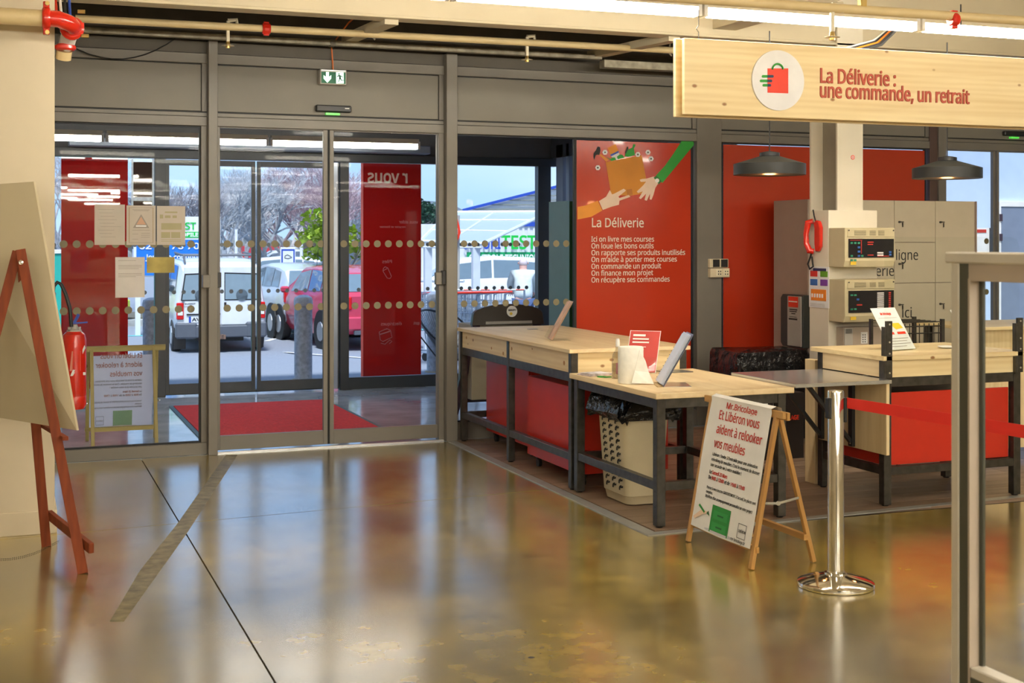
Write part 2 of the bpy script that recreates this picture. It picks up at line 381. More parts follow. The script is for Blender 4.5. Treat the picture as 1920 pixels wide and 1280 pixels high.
w2 = window('window_2', 'fixed pane right of the sliding doors', 3.445, 4.545, .14, HEAD)
w3 = window('window_3', 'pane covered by the red delivery poster', 4.545, 5.70, .14, HEAD, dot=False)
B().box(4.545, 5.675, -.014, -.006, .15, HEAD-.02).build('red_vinyl_sheet', REDV, w3)
w4 = window('window_4', 'wide pane covered with plain red vinyl', 5.99, 8.25, .14, HEAD, dot=False)
B().box(6.01, 8.235, -.014, -.006, .15, HEAD-.02).build('red_vinyl_sheet', REDV, w4)
d1 = struct('door_1', 'pair of grey framed sliding glass doors', (0, 10.42, 0), RZF)
def leaf(root, u0, u1, v, name='sliding_leaf', st=.034, z1=2.56):
    f = B().box(u0, u0+st, v-.02, v+.02, .02, z1).box(u1-st, u1, v-.02, v+.02, .02, z1).box(u0+st, u1-st, v-.02, v+.02, .02, .13).box(u0+st, u1-st, v-.02, v+.02, z1-.04, z1).build(name, ALU, root, bevel=.002)
    B().box(u0+st, u1-st, v-.003, v+.003, .13, z1-.04).build('pane', GLASS, f)
    return f
l1 = leaf(d1, 1.49, 2.375, .01); l2 = leaf(d1, 2.392, 3.33, .01)
for l_, a, b in ((l1, 1.53, 2.34), (l2, 2.43, 3.29)): dots(d1, a, b, .005, (1.62, 1.12), .093, DM)
B().box(2.376, 2.382, -.004, .028, .02, 2.56).box(2.385, 2.391, -.004, .028, .02, 2.56).build('brush_seal', DARK, d1)
B().box(3.30, 3.345, -.045, .04, 0, HEAD).build('guide_jamb', ALU, d1, bevel=.003)
for u in (1.40, 3.29):
    h = B().box(u-.025, u+.03, -.125 if u < 2 else -.075, -.06 if u < 2 else -.03, 1.285, 1.385).build('lock_housing', ALU, d1, bevel=.003)
B().box(1.49, 1.525, -.06, -.012, 1.285, 1.40).build('door_handle', BLACK, d1, bevel=.003)
B().box(3.315, 3.345, -.09, -.046, 1.285, 1.40).build('door_handle', BLACK, d1, bevel=.003)
d2 = struct('door_2', 'second pair of sliding glass doors far right', (0, 10.42, 0), RZF)
leaf(d2, 8.45, 9.10, .01, st=.03); leaf(d2, 9.115, 9.9, .01, st=.03); leaf(d2, 9.92, 11.4, .01, st=.03)
dots(d2, 8.5, 9.05, .005, (1.64, 1.14), .15, DM)
# sign art on the red poster
A3 = thing('delivery_poster_print', 'printed picture and text of hands passing a box of tools on red window vinyl', 'poster print', (0, 10.42, 0), RZF, local=True)
def art(name, pts, m, v=-.0165, parent=A3, th=.0006):
    P = [fac(x, y, 0) for x, y in pts]; return B().prism([(p.x, v, p.z) for p in P], (0, th, 0)).build(name, m, parent)
def zpt(pts): return [(1060+x/4, 240+y/4) for x, y in pts]
art('green_sleeve', zpt([(868, 96), (955, 98), (960, 125), (722, 412), (672, 358), (740, 285), (800, 200)]), GREEN)
art('orange_sleeve', zpt([(86, 592), (150, 580), (238, 545), (272, 618), (190, 665), (86, 686)]), ORNG)
art('cardboard_box', zpt([(298, 255), (568, 205), (604, 400), (595, 490), (475, 508), (338, 500)]), mat('box_print', (.58, .22, .01), .5), -.0160)
art('tape_piece', zpt([(452, 462), (494, 455), (500, 500), (460, 508)]), mat('tape_print', (.42, .14, .01), .5), -.0166)
art('lower_hand', zpt([(246, 548), (300, 515), (328, 465), (345, 498), (362, 492), (432, 455), (450, 468), (392, 515), (400, 525), (470, 502), (482, 516), (400, 545), (396, 575), (340, 590), (275, 614)]), SKIN, -.0172)
art('upper_hand', zpt([(552, 388), (570, 382), (600, 380), (655, 364), (672, 370), (690, 415), (668, 450), (655, 500), (640, 538), (626, 534), (630, 490), (605, 545), (588, 540), (600, 492), (560, 533), (546, 525), (575, 475), (540, 488), (530, 476), (578, 430), (600, 402), (560, 404)]), SKIN, -.0172)
art('watch_strap', zpt([(656, 372), (680, 358), (716, 400), (694, 422)]), mat('dark_green_print', (.01, .14, .02), .5), -.0178)
art('watch_face', [(1060+(682+16*math.cos(a))/4, 240+(394+16*math.sin(a))/4) for a in [k*math.pi/6 for k in range(12)]], WHITEC, -.0184)
art('hammer_handle', zpt([(248, 200), (262, 196), (322, 240), (300, 252)]), ORNG, -.0168)
art('hammer_head', zpt([(206, 190), (225, 165), (235, 140), (254, 142), (258, 170), (250, 205), (238, 200), (222, 205), (212, 240), (205, 220)]), TXTK, -.0170)
art('brush_handle', zpt([(312, 150), (372, 120), (392, 172), (332, 200)]), ORNG, -.0168)
art('brush_band', zpt([(332, 200), (392, 172), (396, 184), (338, 212)]), BLUEP, -.0170)
art('brush_bristle', zpt([(338, 212), (396, 184), (402, 198), (380, 216), (390, 238), (376, 240), (366, 220), (345, 222)]), WHITEC, -.0170)
art('green_bottle', zpt([(440, 212), (452, 170), (496, 148), (505, 120), (522, 126), (508, 156), (516, 204), (470, 216)]), GREEN, -.0165)
art('green_glove', zpt([(300, 212), (330, 232), (395, 202), (420, 200), (440, 222), (340, 248)]), GREEN, -.0164)
art('chisel', zpt([(440, 186), (456, 142), (467, 140), (466, 158), (450, 192)]), TXTK, -.0170)
for (x, y) in ((238, 298), (292, 183), (538, 199), (614, 183), (637, 231)):
    art('hex_nut', zpt([(x+20*math.cos(k*math.pi/3), y+21*math.sin(k*math.pi/3)) for k in range(6)]), WHITEC, -.0168)
    art('hex_nut_hole', zpt([(x+7*math.cos(k*math.pi/4), y+7*math.sin(k*math.pi/4)) for k in range(8)]), TXTK, -.0176)
def ftext(s, px0, px1, py, size, m, parent=A3, v=-.0165, bold=.0):
    a, b = fac(px0, py), fac(px1, py); return text('lettering', s, faceM(a.x, v, a.z), size, m, parent, b.x-a.x, bold=bold)
ftext('La Déliverie', 1107, 1204, 425.5, .108, TXTW, bold=.0016)
for i, (s, e) in enumerate([('Ici on livre mes courses', 1224.5), ('On loue les bons outils', 1223.5), ('On rapporte ses produits inutilisés', 1282.5), ('On m\u2019aide à porter mes courses', 1267), ('On commande un produit', 1237.5), ('On finance mon projet', 1222.5), ('On récupère ses commandes', 1253.5)]):
    ftext(s, 1107, e, 452.8+12.75*i, .062, TXTW, bold=.0009)

# ------------------------------------------------------------------ notices on glass
PBK = mat('back_of_notice', (.56, .50, .43), .7, var=.04)
GREYT = mat('faint_print', (.34, .30, .26), .7)
def notice(name, label, x0, y0, x1, y1, m, deco=None, grp=None):
    a, b = fac(x0, y0), fac(x1, y1); o = thing(name, label, 'notice', (0, 10.42, 0), RZF, grp, local=True)
    B().box(a.x, b.x, -.0095, -.0080, b.z, a.z).build('sheet', m, o)
    w, h = b.x-a.x, a.z-b.z
    def line(x, y, l, t=.004, mm=GREYT): B().box(a.x+x*w, a.x+(x+l)*w, -.0106, -.0098, a.z-y*h-t, a.z-y*h).build('print_line', mm, o)
    if deco == 'lines':
        for i in range(9): line(.12+.04*(i % 3), .12+.085*i, .35+.35*random.random(), .0022)
    if deco == 'table':
        for y, l in ((.08, .6), (.2, .8), (.24, .8), (.28, .7), (.4, .8), (.44, .8), (.48, .6)): line(.1, y, l, .003)
    if deco == 'triangle':
        for (x, y, l, t) in ((.08, .05, .84, .003), (.08, .94, .84, .003), (.2, .1, .6, .004), (.25, .13, .5, .003), (.2, .62, .6, .003), (.2, .72, .2, .003), (.5, .7, .3, .003), (.5, .75, .3, .003), (.5, .8, .3, .003), (.2, .85, .2, .003)): line(x, y, l, t)
        B().box(a.x+.08*w, a.x+.10*w, -.0106, -.0098, a.z-.94*h, a.z-.05*h).box(a.x+.9*w, a.x+.92*w, -.0106, -.0098, a.z-.94*h, a.z-.05*h).build('print_border', mat('ochre_border', (.35, .24, .10), .6), o)
        P = lambda x, y, q: (a.x+x*w, q, a.z-y*h)
        B().prism([P(.22, .57, -.0106), P(.78, .57, -.0106), P(.5, .22, -.0106)], (0, .0008, 0)).build('print_triangle', GREYT, o)
        B().prism([P(.34, .48, -.0114), P(.66, .48, -.0114), P(.5, .28, -.0114)], (0, .0008, 0)).build('print_triangle', mat('salmon_print', (.62, .36, .24), .6), o)
        B().box(a.x+.32*w, a.x+.68*w, -.0114, -.0106, a.z-.54*h, a.z-.50*h).build('print_line', PAPER, o)
    if deco == 'blocks':
        for (x, y, l, t) in ((.28, .14, .44, .012), (.1, .22, .12, .03), (.28, .24, .2, .02), (.55, .24, .15, .02), (.15, .44, .72, .05), (.15, .67, .32, .045), (.5, .67, .32, .045), (.15, .86, .7, .004), (.15, .90, .7, .004)): line(x, y, l, t, mat('olive_print', (.42, .38, .22), .7))
    return o
notice('window_notice', 'plain typed white sheet, leftmost of the top row taped to the left pane', 177, 383, 234, 459, PBK, 'lines')
notice('window_notice', 'sheet with a warning triangle taped in the middle of the top row', 237, 385, 291.5, 459, PBK, 'triangle')
notice('window_notice', 'sheet with rows of small pictures, right end of the top row on the left pane', 294, 386, 347, 459, PBK, 'blocks')
notice('window_notice', 'white sheet with a small table, lower left under the row of notices', 216, 482, 271, 557, mat('whiter_notice', (.66, .62, .58), .7), 'table')
notice('window_notice', 'small yellow ochre card taped right of the lower white sheet', 275, 482, 327, 511, mat('ochre_card', (.42, .34, .10), .7, var=.25))

# ------------------------------------------------------------------ exit sign, door sensors, sockets
def fbox(px0, py0, px1, py1, v0, v1):
    a, b = fac(px0, py0), fac(px1, py1); return B().box(a.x, b.x, v0, v1, b.z, a.z)
ex = thing('exit_sign', 'green running man exit sign with down arrow above the sliding doors', 'exit sign', (0, 10.42, 0), RZF, local=True)
fbox(595, 132, 644, 162, -.10, -.03).build('housing', mat('sign_casing', (.55, .52, .48), .4), ex, bevel=.004)
fbox(597, 137, 642, 160, -.103, -.099).build('face', mat('exit_green', (.0, .11, .045), .4, emit=.25), ex)
EXW = mat('exit_white_glow', (.70, 1, .80), .4, emit=.9)
fbox(597, 133.5, 642, 136.5, -.104, -.099).build('light_strip', mat('exit_strip', (1, .97, .92), .4, emit=.9), ex)
def exart(name, pts, m, v=-.106): return art(name, [(560+x/12.8, 120+y/12.8) for x, y in pts], m, v, ex, .002)
exart('arrow', [(580, 228), (652, 228), (652, 345), (706, 300), (706, 385), (615, 482), (524, 385), (524, 300), (580, 345)], EXW)
exart('pictogram_door', [(820, 235), (1000, 235), (1005, 500), (825, 500)], EXW)
exart('running_man', [(870, 305), (905, 300), (960, 330), (985, 350), (975, 358), (925, 330), (935, 375), (950, 420), (1015, 425), (1015, 435), (940, 435), (915, 395), (885, 465), (865, 470), (890, 410), (895, 330), (830, 352), (832, 342)], mat('man_green', (0, .05, .04), .5), -.109)
exart('running_man_head', [(888+18*math.cos(k*.785), 278+18*math.sin(k*.785)) for k in range(8)], mat('man_green', (0, .05, .04), .5), -.109)
cb = thing('orange_cable', 'orange cable dropping to the exit sign', 'cable', (0, 10.42, 0), RZF, local=True)
q0 = fac(621, 133); q1 = fac(617, 88)
B().tube([(q0.x, -.06, q0.z), (q0.x-.003, -.06, q0.z+.07), (q1.x, -.08, q1.z), (q1.x+.03, -.5, q1.z+.12), (q1.x+.12, -1.2, q1.z+.25)], .006, 6).build('cable', mat('orange_pvc', (.75, .16, .01), .4), cb, True)
def sensor(px0, py0, px1, py1, gx0, gx1, label):
    o = thing('door_sensor', label, 'sensor', (0, 10.42, 0), RZF, local=True)
    fbox(px0, py0, px1, py1, -.075, -.026).build('body', BLACK, o, bevel=.008)
    a = fac(gx0, py1); b = fac(gx1, py1)
    B().box(a.x, b.x, -.06, -.03, a.z-.016, a.z).build('indicator_lens', mat('green_lens', (.1, .7, .08), .3, emit=.5), o)
    a = fac(px0+.81*(px1-px0), (py0+py1)/2); B().box(a.x, a.x+.035, -.077, -.0745, a.z-.003, a.z+.004).build('maker_mark', WHITEC, o)
sensor(589, 197.5, 655, 212.5, 608, 634, 'black door sensor bar above the main sliding doors')
sensor(1875, 246, 1932, 257, 1888, 1903, 'black door sensor bar above the far right doors')
sk = thing('wall_socket', 'cream socket block with black switches on the wide grey post', 'socket', (0, 10.42, 0), RZF, local=True)
fbox(1322, 485, 1357, 501, -.085, -.05).build('switch_housing', mat('cream_plastic', (.72, .62, .42), .4), sk, bevel=.003)
fbox(1322, 502.5, 1358, 519, -.095, -.05).build('socket_housing', mat('cream_plastic', (.72, .62, .42), .4), sk, bevel=.003)
for x in (1328, 1343): fbox(x, 486, x+12, 500, -.089, -.085).build('switch', BLACK, sk)
for x in (1332, 1345): fbox(x, 504, x+11, 517, -.099, -.095).build('socket_face', mat('cream_face', (.80, .72, .52), .4), sk, bevel=.002)
for x in (1336, 1340, 1349, 1353):
    for y in (507, 512): fbox(x, y, x+1.6, y+2.5, -.1005, -.099).build('pin_hole', BLACK, sk)

# ------------------------------------------------------------------ ceiling lights (fluorescent rows)
EMT = mat('lit_diffuser', (1, .93, .80), .4, emit=TUBE)
def light_fixture(L=1.5):
    t = thing('ceiling_light', 'linear fluorescent batten hanging above the delivery sign', 'ceiling light', (0,0,0), 0, None, True)
    B().box(-L/2, L/2, -.035, .035, .028, .075).build('housing', WHITEP, t)
    B().lathe((0, 0, 0), [(.030, -L/2+.02), (.030, L/2-.02)], 8, 'X').build('lamp_tube', EMT, t)
    for s in (-1, 1): B().box(s*L/2-.012, s*L/2+.012, -.036, .036, -.026, .05).build('end_cap', WHITEC, t)
    return t
LF = light_fixture()
LF.location = (4.56, 6.9, 2.985); LF['label'] = 'lit fluorescent batten directly above the wooden sign logo'; LF['group'] = 'fluorescent battens'
for x, lb in ((1.48, 'lit fluorescent batten at the far left of the row over the sign'), (3.02, 'lit fluorescent batten just left of the wooden sign end'), (6.10, 'lit fluorescent batten at the right end above the sign')):
    dup(LF, (x, 6.9, 2.985), 0, lb)
random.seed(3)
for r in range(17):
    y = 3.9-1.8*r
    for k in range(5):
        if y < -26 or random.random() < .5: continue
        x = -5.5+k*3.3+(r*1.27 % 3.0)
        dup(LF, (x, y, 3.05), 0, 'lit fluorescent batten in the rows behind the camera, seen as a streak on red glass', 'fluorescent battens behind the camera')
EMV = mat('lobby_diffuser', (1, .95, .86), .4, emit=15)
vt = dup(LF, (1.6, 13.0, 2.60), 0, 'lit fluorescent batten in the entrance lobby, left end', 'lobby battens')
dup(LF, (3.14, 13.0, 2.60), 0, 'lit fluorescent batten in the entrance lobby, right end', 'lobby battens'); dup(LF, (.06, 13.0, 2.60), 0, 'lit fluorescent batten in the entrance lobby, behind the left wall', 'lobby battens')
_lm = None
for o in list(bpy.data.objects):
    if o.get('category') == 'ceiling light' and abs(o.location.y-13) < .01:
        for c in o.children:
            if c.name.startswith('lamp_tube'):
                if _lm is None: _lm = c.data.copy(); _lm.materials[0] = EMV
                c.data = _lm

# ------------------------------------------------------------------ pipes
pp = thing('sprinkler_pipe', 'cream sprinkler pipe with red couplings running along the glazed front', 'pipe', (.4, 9.6, 3.17))
B().tube([(.42, 9.6, 3.172), (6.2, 9.6, 3.19)], .027, 12).build('pipe', CREAMPIPE, pp, True)
for x in (1.73, ):
    c = B().lathe((x, 9.6, 3.176), [(.036, -.03), (.042, -.015), (.042, .015), (.036, .03)], 12, 'X').box(x-.02, x+.02, 9.585, 9.615, 3.125, 3.225).build('coupling', REDP, pp, bevel=.003)
def sprinkler(root, x, y, z, side=True):
    B().box(x-.012, x+.012, y-.012, y+.012, z-.06, z+.09).build('drop_nipple', mat('pale_fitting', (.62, .55, .40), .4, metal=.3), root, bevel=.003)
    B().tube([(x, y, z+.09), (x+.06, y, z+.10), (x+.065, y, z+.05)], .016, 8).build('elbow_fitting', mat('pale_fitting', (.62, .55, .40), .4, metal=.3), root, True)
    B().lathe((x, y, z-.085), [(.016, -.02), (.018, .0), (.012, .03)], 10).build('sprinkler_head', BRASS, root)
    B().lathe((x, y, z-.09), [(.001, 0), (.045, .0), (.045, .003)], 14).build('deflector', mat('pale_fitting', (.62, .55, .40), .4, metal=.3), root)
sprinkler(pp, 1.46, 9.62, 3.13); sprinkler(pp, 3.76, 9.62, 3.14)
for x in (2.54, 5.01):
    B().tube([(x, 9.6, 3.14), (x-.03, 9.6, 3.17), (x-.02, 9.6, 3.21), (x, 9.6, 3.30)], .007, 6).build('pipe_hanger', GALV, pp)
gr = thing('cable_channel', 'galvanised steel channel fixed along the top of the glazed front', 'channel', (.3, 10.2, 3.18))
B().box(.35, 4.65, 10.16, 10.22, 3.165, 3.205).build('channel', GALV, gr, bevel=.003)
B().box(4.65, 6.5, 10.12, 10.22, 3.095, 3.16).build('wide_channel', GALV, gr, bevel=.003)
B().box(2.33, 2.37, 10.15, 10.225, 3.16, 3.21).build('channel_joint', mat('dull_bolt', (.15, .13, .1), .6), gr)
p2 = thing('sprinkler_pipe', 'cream pipe above the light row at upper right with one red coupling', 'pipe', (3.3, 6.3, 2.93))
B().tube([(3.1, 6.3, 2.938), (6.4, 6.3, 2.955)], .027, 12).build('pipe', CREAMPIPE, p2, True)
B().lathe((5.12, 6.3, 2.928), [(.034, -.025), (.042, -.012), (.042, .012), (.034, .025)], 12, 'X').box(5.10, 5.14, 6.285, 6.315, 2.875, 2.98).build('coupling', REDP, p2, bevel=.003)
B().tube([(5.17, 6.3, 2.90), (5.17, 6.3, 3.02)], .005, 6).build('coupling_bolt', STEEL, p2)
sprinkler(p2, 4.29, 6.3, 2.87); B().box(4.47, 4.51, 6.28, 6.32, 2.94, 3.2).build('riser_fitting', BRASS, p2, bevel=.004)
p3 = thing('fire_main_pipe', 'large cream pipe with red grooved elbow at the top of the left wall', 'pipe', (0, 7.72, 2.87))
B().tube([(-3, 7.72, 2.868), (.18, 7.72, 2.866)], .046, 16).build('pipe', CREAMPIPE, p3, True)
B().lathe((.185, 7.72, 2.866), [(.056, -.022), (.064, -.01), (.064, .01), (.056, .022)], 18, 'X').box(.168, .202, 7.70, 7.74, 2.775, 2.957).build('coupling', REDP, p3, True, .004)
for z in (2.945, 2.787): B().lathe((.19, 7.705, z), [(.012, -.018), (.012, .0)], 8, 'Y').build('brass_nut', BRASS, p3)
el = [(.20, 7.72, 2.866), (.25, 7.72, 2.866)]+[(.25+.075*math.sin(a), 7.795-.075*math.cos(a), 2.862-.014*a) for a in (.3, .7, 1.1, 1.57)]
B().tube(el, .046, 18).build('elbow', REDP, p3, True)
B().lathe((.325, 7.86, 2.84), [(.052, -.02), (.066, -.01), (.066, .01), (.052, .02)], 18, 'Y').box(.26, .39, 7.85, 7.875, 2.85, 2.875).build('coupling', REDP, p3, True)
for p in ((.375, 7.85, 2.935), (.395, 7.85, 2.80)): B().lathe(p, [(.011, -.02), (.011, .02)], 8, 'X').build('brass_nut', BRASS, p3)
B().tube([(.325, 7.9, 2.84), (.31, 7.97, 2.80), (.30, 8.02, 2.76)], .044, 14).build('white_bend', WHITEC, p3, True)
B().lathe((.295, 8.0, 2.75), [(.048, -.018), (.060, -.008), (.060, .008), (.048, .018)], 18).build('coupling', REDP, p3, True)
B().tube([(.29, 8.02, 2.735), (.285, 8.04, 2.69)], .044, 14).build('drop_pipe', CREAMPIPE, p3, True)
wc = thing('black_cable', 'thin dark cable sagging across the left header panels', 'cable', (0, 10.42, 0), RZF, local=True)
c0, c1 = fac(125, 85), fac(330, 72); B().tube([(c0.x+(c1.x-c0.x)*k/10, -.08, c0.z+(c1.z-c0.z)*k/10-.14*(1-((k-5)/5)**2)) for k in range(11)], .005, 5).build('cable', BLACK, wc, True)
cbn = thing('cable_bundle', 'bundle of white, red and black cables beside the red elbow', 'cable', (.25, 8.0, 2.95))
for i, m in enumerate((TXTK, REDP, WHITEC, TXTK, BLUEP)): B().tube([(.21+.028*i, 8.3, 3.3), (.22+.026*i, 8.25, 3.1), (.23+.024*i, 8.1, 2.93)], .008, 6).build('cable', m, cbn, True)
cb2 = thing('cable_bundle', 'black and orange cables running behind the top of the wooden sign', 'cable', (5, 7.3, 2.9))
for i, m in enumerate((TXTK, TXTK, MATS['orange_pvc'], TXTK, GREYP)): B().tube([(4.75, 7.3+.02*i, 2.84+.006*i), (5.1, 7.3+.02*i, 2.86+.01*i), (5.35, 7.3+.02*i, 2.93+.01*i), (5.6, 7.3+.02*i, 3.15)], .009, 6).build('cable', m, cb2, True)

# ------------------------------------------------------------------ wooden sign
sg = thing('hanging_sign', 'large pine board sign with round shopping bag logo hanging over the right counter', 'sign', (3.63, 6.83, 2.37))
B().box(3.63, 6.75, 6.80, 6.83, 2.375, 2.815).build('front_board', PINEX, sg, bevel=.003)
B().box(3.66, 6.78, 6.83, 6.87, 2.40, 2.80).build('core_board', PINEEND, sg)
B().box(3.61, 6.75, 6.87, 6.90, 2.365, 2.82).build('back_board', PINEX, sg, bevel=.003)
YS = 6.80
def spt(pts, k=2.8235, ox=1240, oy=0): return [(ox+x/k, oy+y/k) for x, y in pts]
def sart(name, pts, m, d, th=.002, parent=sg): return B().prism([onY(x, y, YS-d) for x, y in pts], (0, th, 0)).build(name, m, parent)
cc = onY(1457.5, 151, YS)
dk = B().lathe((cc.x, YS-.006, cc.z), [(.178, -.006), (.178, .006)], 48, 'Y').build('logo_disc', mat('disc_white', (.80, .80, .82), .4), sg)
LB = mat('logo_red', (.80, .045, .015), .4)
sart('shopping_bag', spt([(563, 362), (672, 362), (672, 494), (563, 490)]), LB, .0145, .002, dk)
for y0, x0, x1 in ((404, 536, 596), (428, 526, 588), (451, 540, 582)):
    sart('speed_bar', spt([(x0, y0-7), (563, y0-7), (563, y0+7), (x0, y0+7), (x0-5, y0)]), GREEN, .0147, .002, dk)
    sart('speed_bar', spt([(563, y0-7), (x1-4, y0-7), (x1, y0), (x1-4, y0+7), (563, y0+7)]), mat('logo_navy', (.01, .03, .08), .4), .017, .002, dk)
hp = [onY(*spt([(616+28*math.cos(a), 368-30*math.sin(a))])[0], YS-.017) for a in [math.pi*k/10 for k in range(11)]]
B().tube([(p.x, YS-.018, p.z) for p in hp], .0055, 6).build('bag_handle', GREEN, dk, True)
def stext(s, px0, px1, py, size):
    a, b = onY(px0, py, YS), onY(px1, py, YS); return text('lettering', s, faceM(a.x, YS-.004, a.z), size, mat('terracotta_letters', (.46, .075, .04), .5), sg, b.x-a.x, ext=.004, bold=.0032)
stext('La Déliverie :', 1535.5, 1677, 154.5, .118); stext('une commande, un retrait', 1535.5, 1815.5, 182, .118)
for x in (3.75, 6.2):
    B().tube([(x, 6.85, 2.82), (x, 6.85, 2.86), (x-.015, 6.85, 2.88), (x, 6.85, 2.90), (x, 6.85, 2.99)], .003, 5).build('hanging_hook', STEEL, sg)

# pendants
def pendant(x, y, label):
    t = thing('pendant_lamp', label, 'lamp', (x, y, 2.08), 0, 'black pendant lamps', local=True)
    B().lathe((0, 0, 0), [(.232, 0), (.236, .0), (.236, .072), (.07, .122), (.06, .123), (.222, .068), (.226, .003)], 36).build('shade', mat('black_shade', (.012, .013, .012), .5), t, True)
    B().lathe((0, 0, 0), [(.222, .004), (.219, .066), (.06, .119)], 36).build('shade_lining', mat('copper_lining', (.75, .25, .05), .35, metal=.6), t, True)
    B().lathe((0, 0, .122), [(.062, 0), (.066, .003), (.066, .024), (.04, .030), (.008, .035)], 20).build('cap', BLACK, t, True)
    B().tube([(0, 0, .15), (0, 0, .95)], .0045, 6).build('cord', BLACK, t)
    B().lathe((0, 0, .03), [(.001, -.03), (.030, -.012), (.034, .01), (.02, .04), (.014, .06)], 14).build('bulb', mat('amber_bulb', (1, .42, .10), .3, emit=1.6), t, True)
    l = bpy.data.lights.new('lamp', 'POINT'); l.energy = 2.5; l.color = (1, .45, .15); l.shadow_soft_size = .04; lo = bpy.data.objects.new('lamp_light', l); COL.objects.link(lo); lo.location = (x, y, 2.055)
    return t
pendant(4.69, 7.6, 'black metal pendant lamp hanging left of the cream column')
pendant(6.12, 7.6, 'black metal pendant lamp hanging right of the cream column, over the lockers')

# ------------------------------------------------------------------ counter frames
def leg(root, x, y, h, s=.05, m=STEEL):
    B().box(x, x+s, y, y+s, .012, h).build('leg', m, root, bevel=.003)
    B().lathe((x+s/2, y+s/2, .004), [(.02, 0), (.022, .004), (.012, .01)], 10).build('levelling_foot', BLACK, root)
c1 = thing('packing_counter', 'long pine topped counter on a dark steel frame against the glazed front', 'counter', (3.46, 8.0, 0))
B().box(3.435, 4.33, 8.02, 10.36, .905, .932).build('worktop', PINEY, c1, bevel=.003)
for y in (8.04, 9.21, 10.30): leg(c1, 3.455, y, .905)
for y in (8.04, 9.21, 10.30): leg(c1, 4.26, y, .905)
B().box(3.46, 3.48, 8.09, 9.21, .775, .904).build('apron_board', PINEY, c1); B().box(3.46, 3.48, 9.26, 10.30, .775, .904).build('apron_board', PINEY, c1)
B().box(3.505, 4.26, 8.045, 8.065, .775, .904).build('end_apron_board', PINEX, c1)
for (y0, y1) in ((8.09, 9.21), (9.26, 10.30)):
    B().box(3.458, 3.502, y0, y1, .715, .773).build('upper_rail', STEEL, c1, bevel=.002); B().box(3.458, 3.502, y0, y1, .195, .245).build('lower_rail', STEEL, c1, bevel=.002)
    B().box(4.262, 4.305, y0, y1, .195, .245).build('lower_rail', STEEL, c1, bevel=.002)
B().box(3.505, 4.26, 8.045, 8.085, .715, .773).build('upper_rail', STEEL, c1); B().box(3.505, 4.26, 10.30, 10.34, .195, .245).build('lower_rail', STEEL, c1)
B().box(3.90, 3.98, 9.93, 9.98, .9321, .9335).build('cable_grommet', BLACK, c1)
KN = mat('knot_brown', (.42, .20, .06), .5)
for (x, y, z, r) in ((3.459, 10.20, .86, .012), (3.459, 9.34, .80, .014), (3.459, 9.16, .85, .013), (3.459, 8.17, .83, .015), (3.459, 9.6, .82, .010), (3.459, 8.75, .88, .007)):
    B().lathe((x, y, z), [(r, -.0006), (r, .001)], 12, 'X').build('knot', KN, c1)
# red cabinets
def cabinet(label, x0, x1, y0, y1, z0, z1):
    t = thing('red_cabinet', label, 'cabinet', (x0, y0, 0), 0, 'red cabinets under the counter')
    B().box(x0+.02, x1, y0+.02, y1, z0, z1).build('body', mat('cab_inner', (.45, .02, .01), .5), t)
    B().box(x0, x0+.019, y0, y1, z0, z1).build('side_panel', REDC, t, bevel=.002); B().box(x0+.021, x1, y0, y0+.019, z0, z1).build('front_panel', REDC, t, bevel=.002)
    for x in (x0+.06, x1-.08):
        for y in (y0+.08, y1-.08): B().lathe((x, y, .035), [(.031, -.012), (.031, .012)], 12, 'X').box(x-.02, x+.02, y-.02, y+.02, .06, z0).build('castor', BLACK, t)
cabinet('red laminate cabinet on castors under the far end of the pine counter', 3.66, 4.18, 9.33, 10.28, .09, .70)
cabinet('red laminate cabinet on castors under the near end of the pine counter', 3.54, 4.20, 8.10, 9.05, .09, .66)
# low table
t2 = thing('packing_table', 'low pine topped table on a steel frame at the end of the counter', 'table', (3.46, 6.8, 0))
B().box(3.43, 4.345, 6.765, 8.015, .745, .778).build('tabletop', PINEY, t2, bevel=.003)
for x in (3.455, 4.255):
    for y in (6.80, 7.96-.02): leg(t2, x, y, .745, .055)
for y in (6.805, 7.945): B().box(3.51, 4.255, y, y+.045, .685, .744).build('upper_rail', STEEL, t2, bevel=.002); B().box(3.51, 4.255, y, y+.045, .215, .265).build('lower_rail', STEEL, t2, bevel=.002)
for x in (3.46, 4.26): B().box(x, x+.045, 6.855, 7.94, .685, .744).build('upper_rail', STEEL, t2, bevel=.002); B().box(x, x+.045, 6.855, 7.94, .215, .265).build('lower_rail', STEEL, t2, bevel=.002)
b_ = B()
for k in range(7): b_.lathe((3.4545, 6.8275, .12+.09*k), [(.006, -.0005), (.006, .001)], 8, 'X')
b_.build('bolt_hole', BLACK, t2)['kind'] = 'stuff'

# laundry basket bin
bk = thing('basket_bin', 'beige plastic laundry basket used as a bin under the low table', 'bin', (3.62, 7.70, 0))
def rr(cx, cy, hx, hy, z, r=.05, n=4):
    out = []
    for (sx, sy, a0) in ((1, 1, 0), (-1, 1, 90), (-1, -1, 180), (1, -1, 270)):
        for k in range(n+1):
            a = math.radians(a0+90*k/n); out.append(Vector((cx+sx*(hx-r)+r*math.cos(a), cy+sy*(hy-r)+r*math.sin(a), z)))
    return out
def loft(rings, capb=True, capt=False):
    b = MB(); n = len(rings[0]); b.v = [p for g in rings for p in g]
    for i in range(len(rings)-1):
        for k in range(n): b.f.append((i*n+k, i*n+(k+1) % n, (i+1)*n+(k+1) % n, (i+1)*n+k))
    if capb: b.f.append(tuple(reversed(range(n))))
    if capt: b.f.append(tuple((len(rings)-1)*n+k for k in range(n)))
    return b
BEI = mat('beige_plastic', (.60, .52, .34), .35, var=.03)
cx, cy = 3.69, 7.60
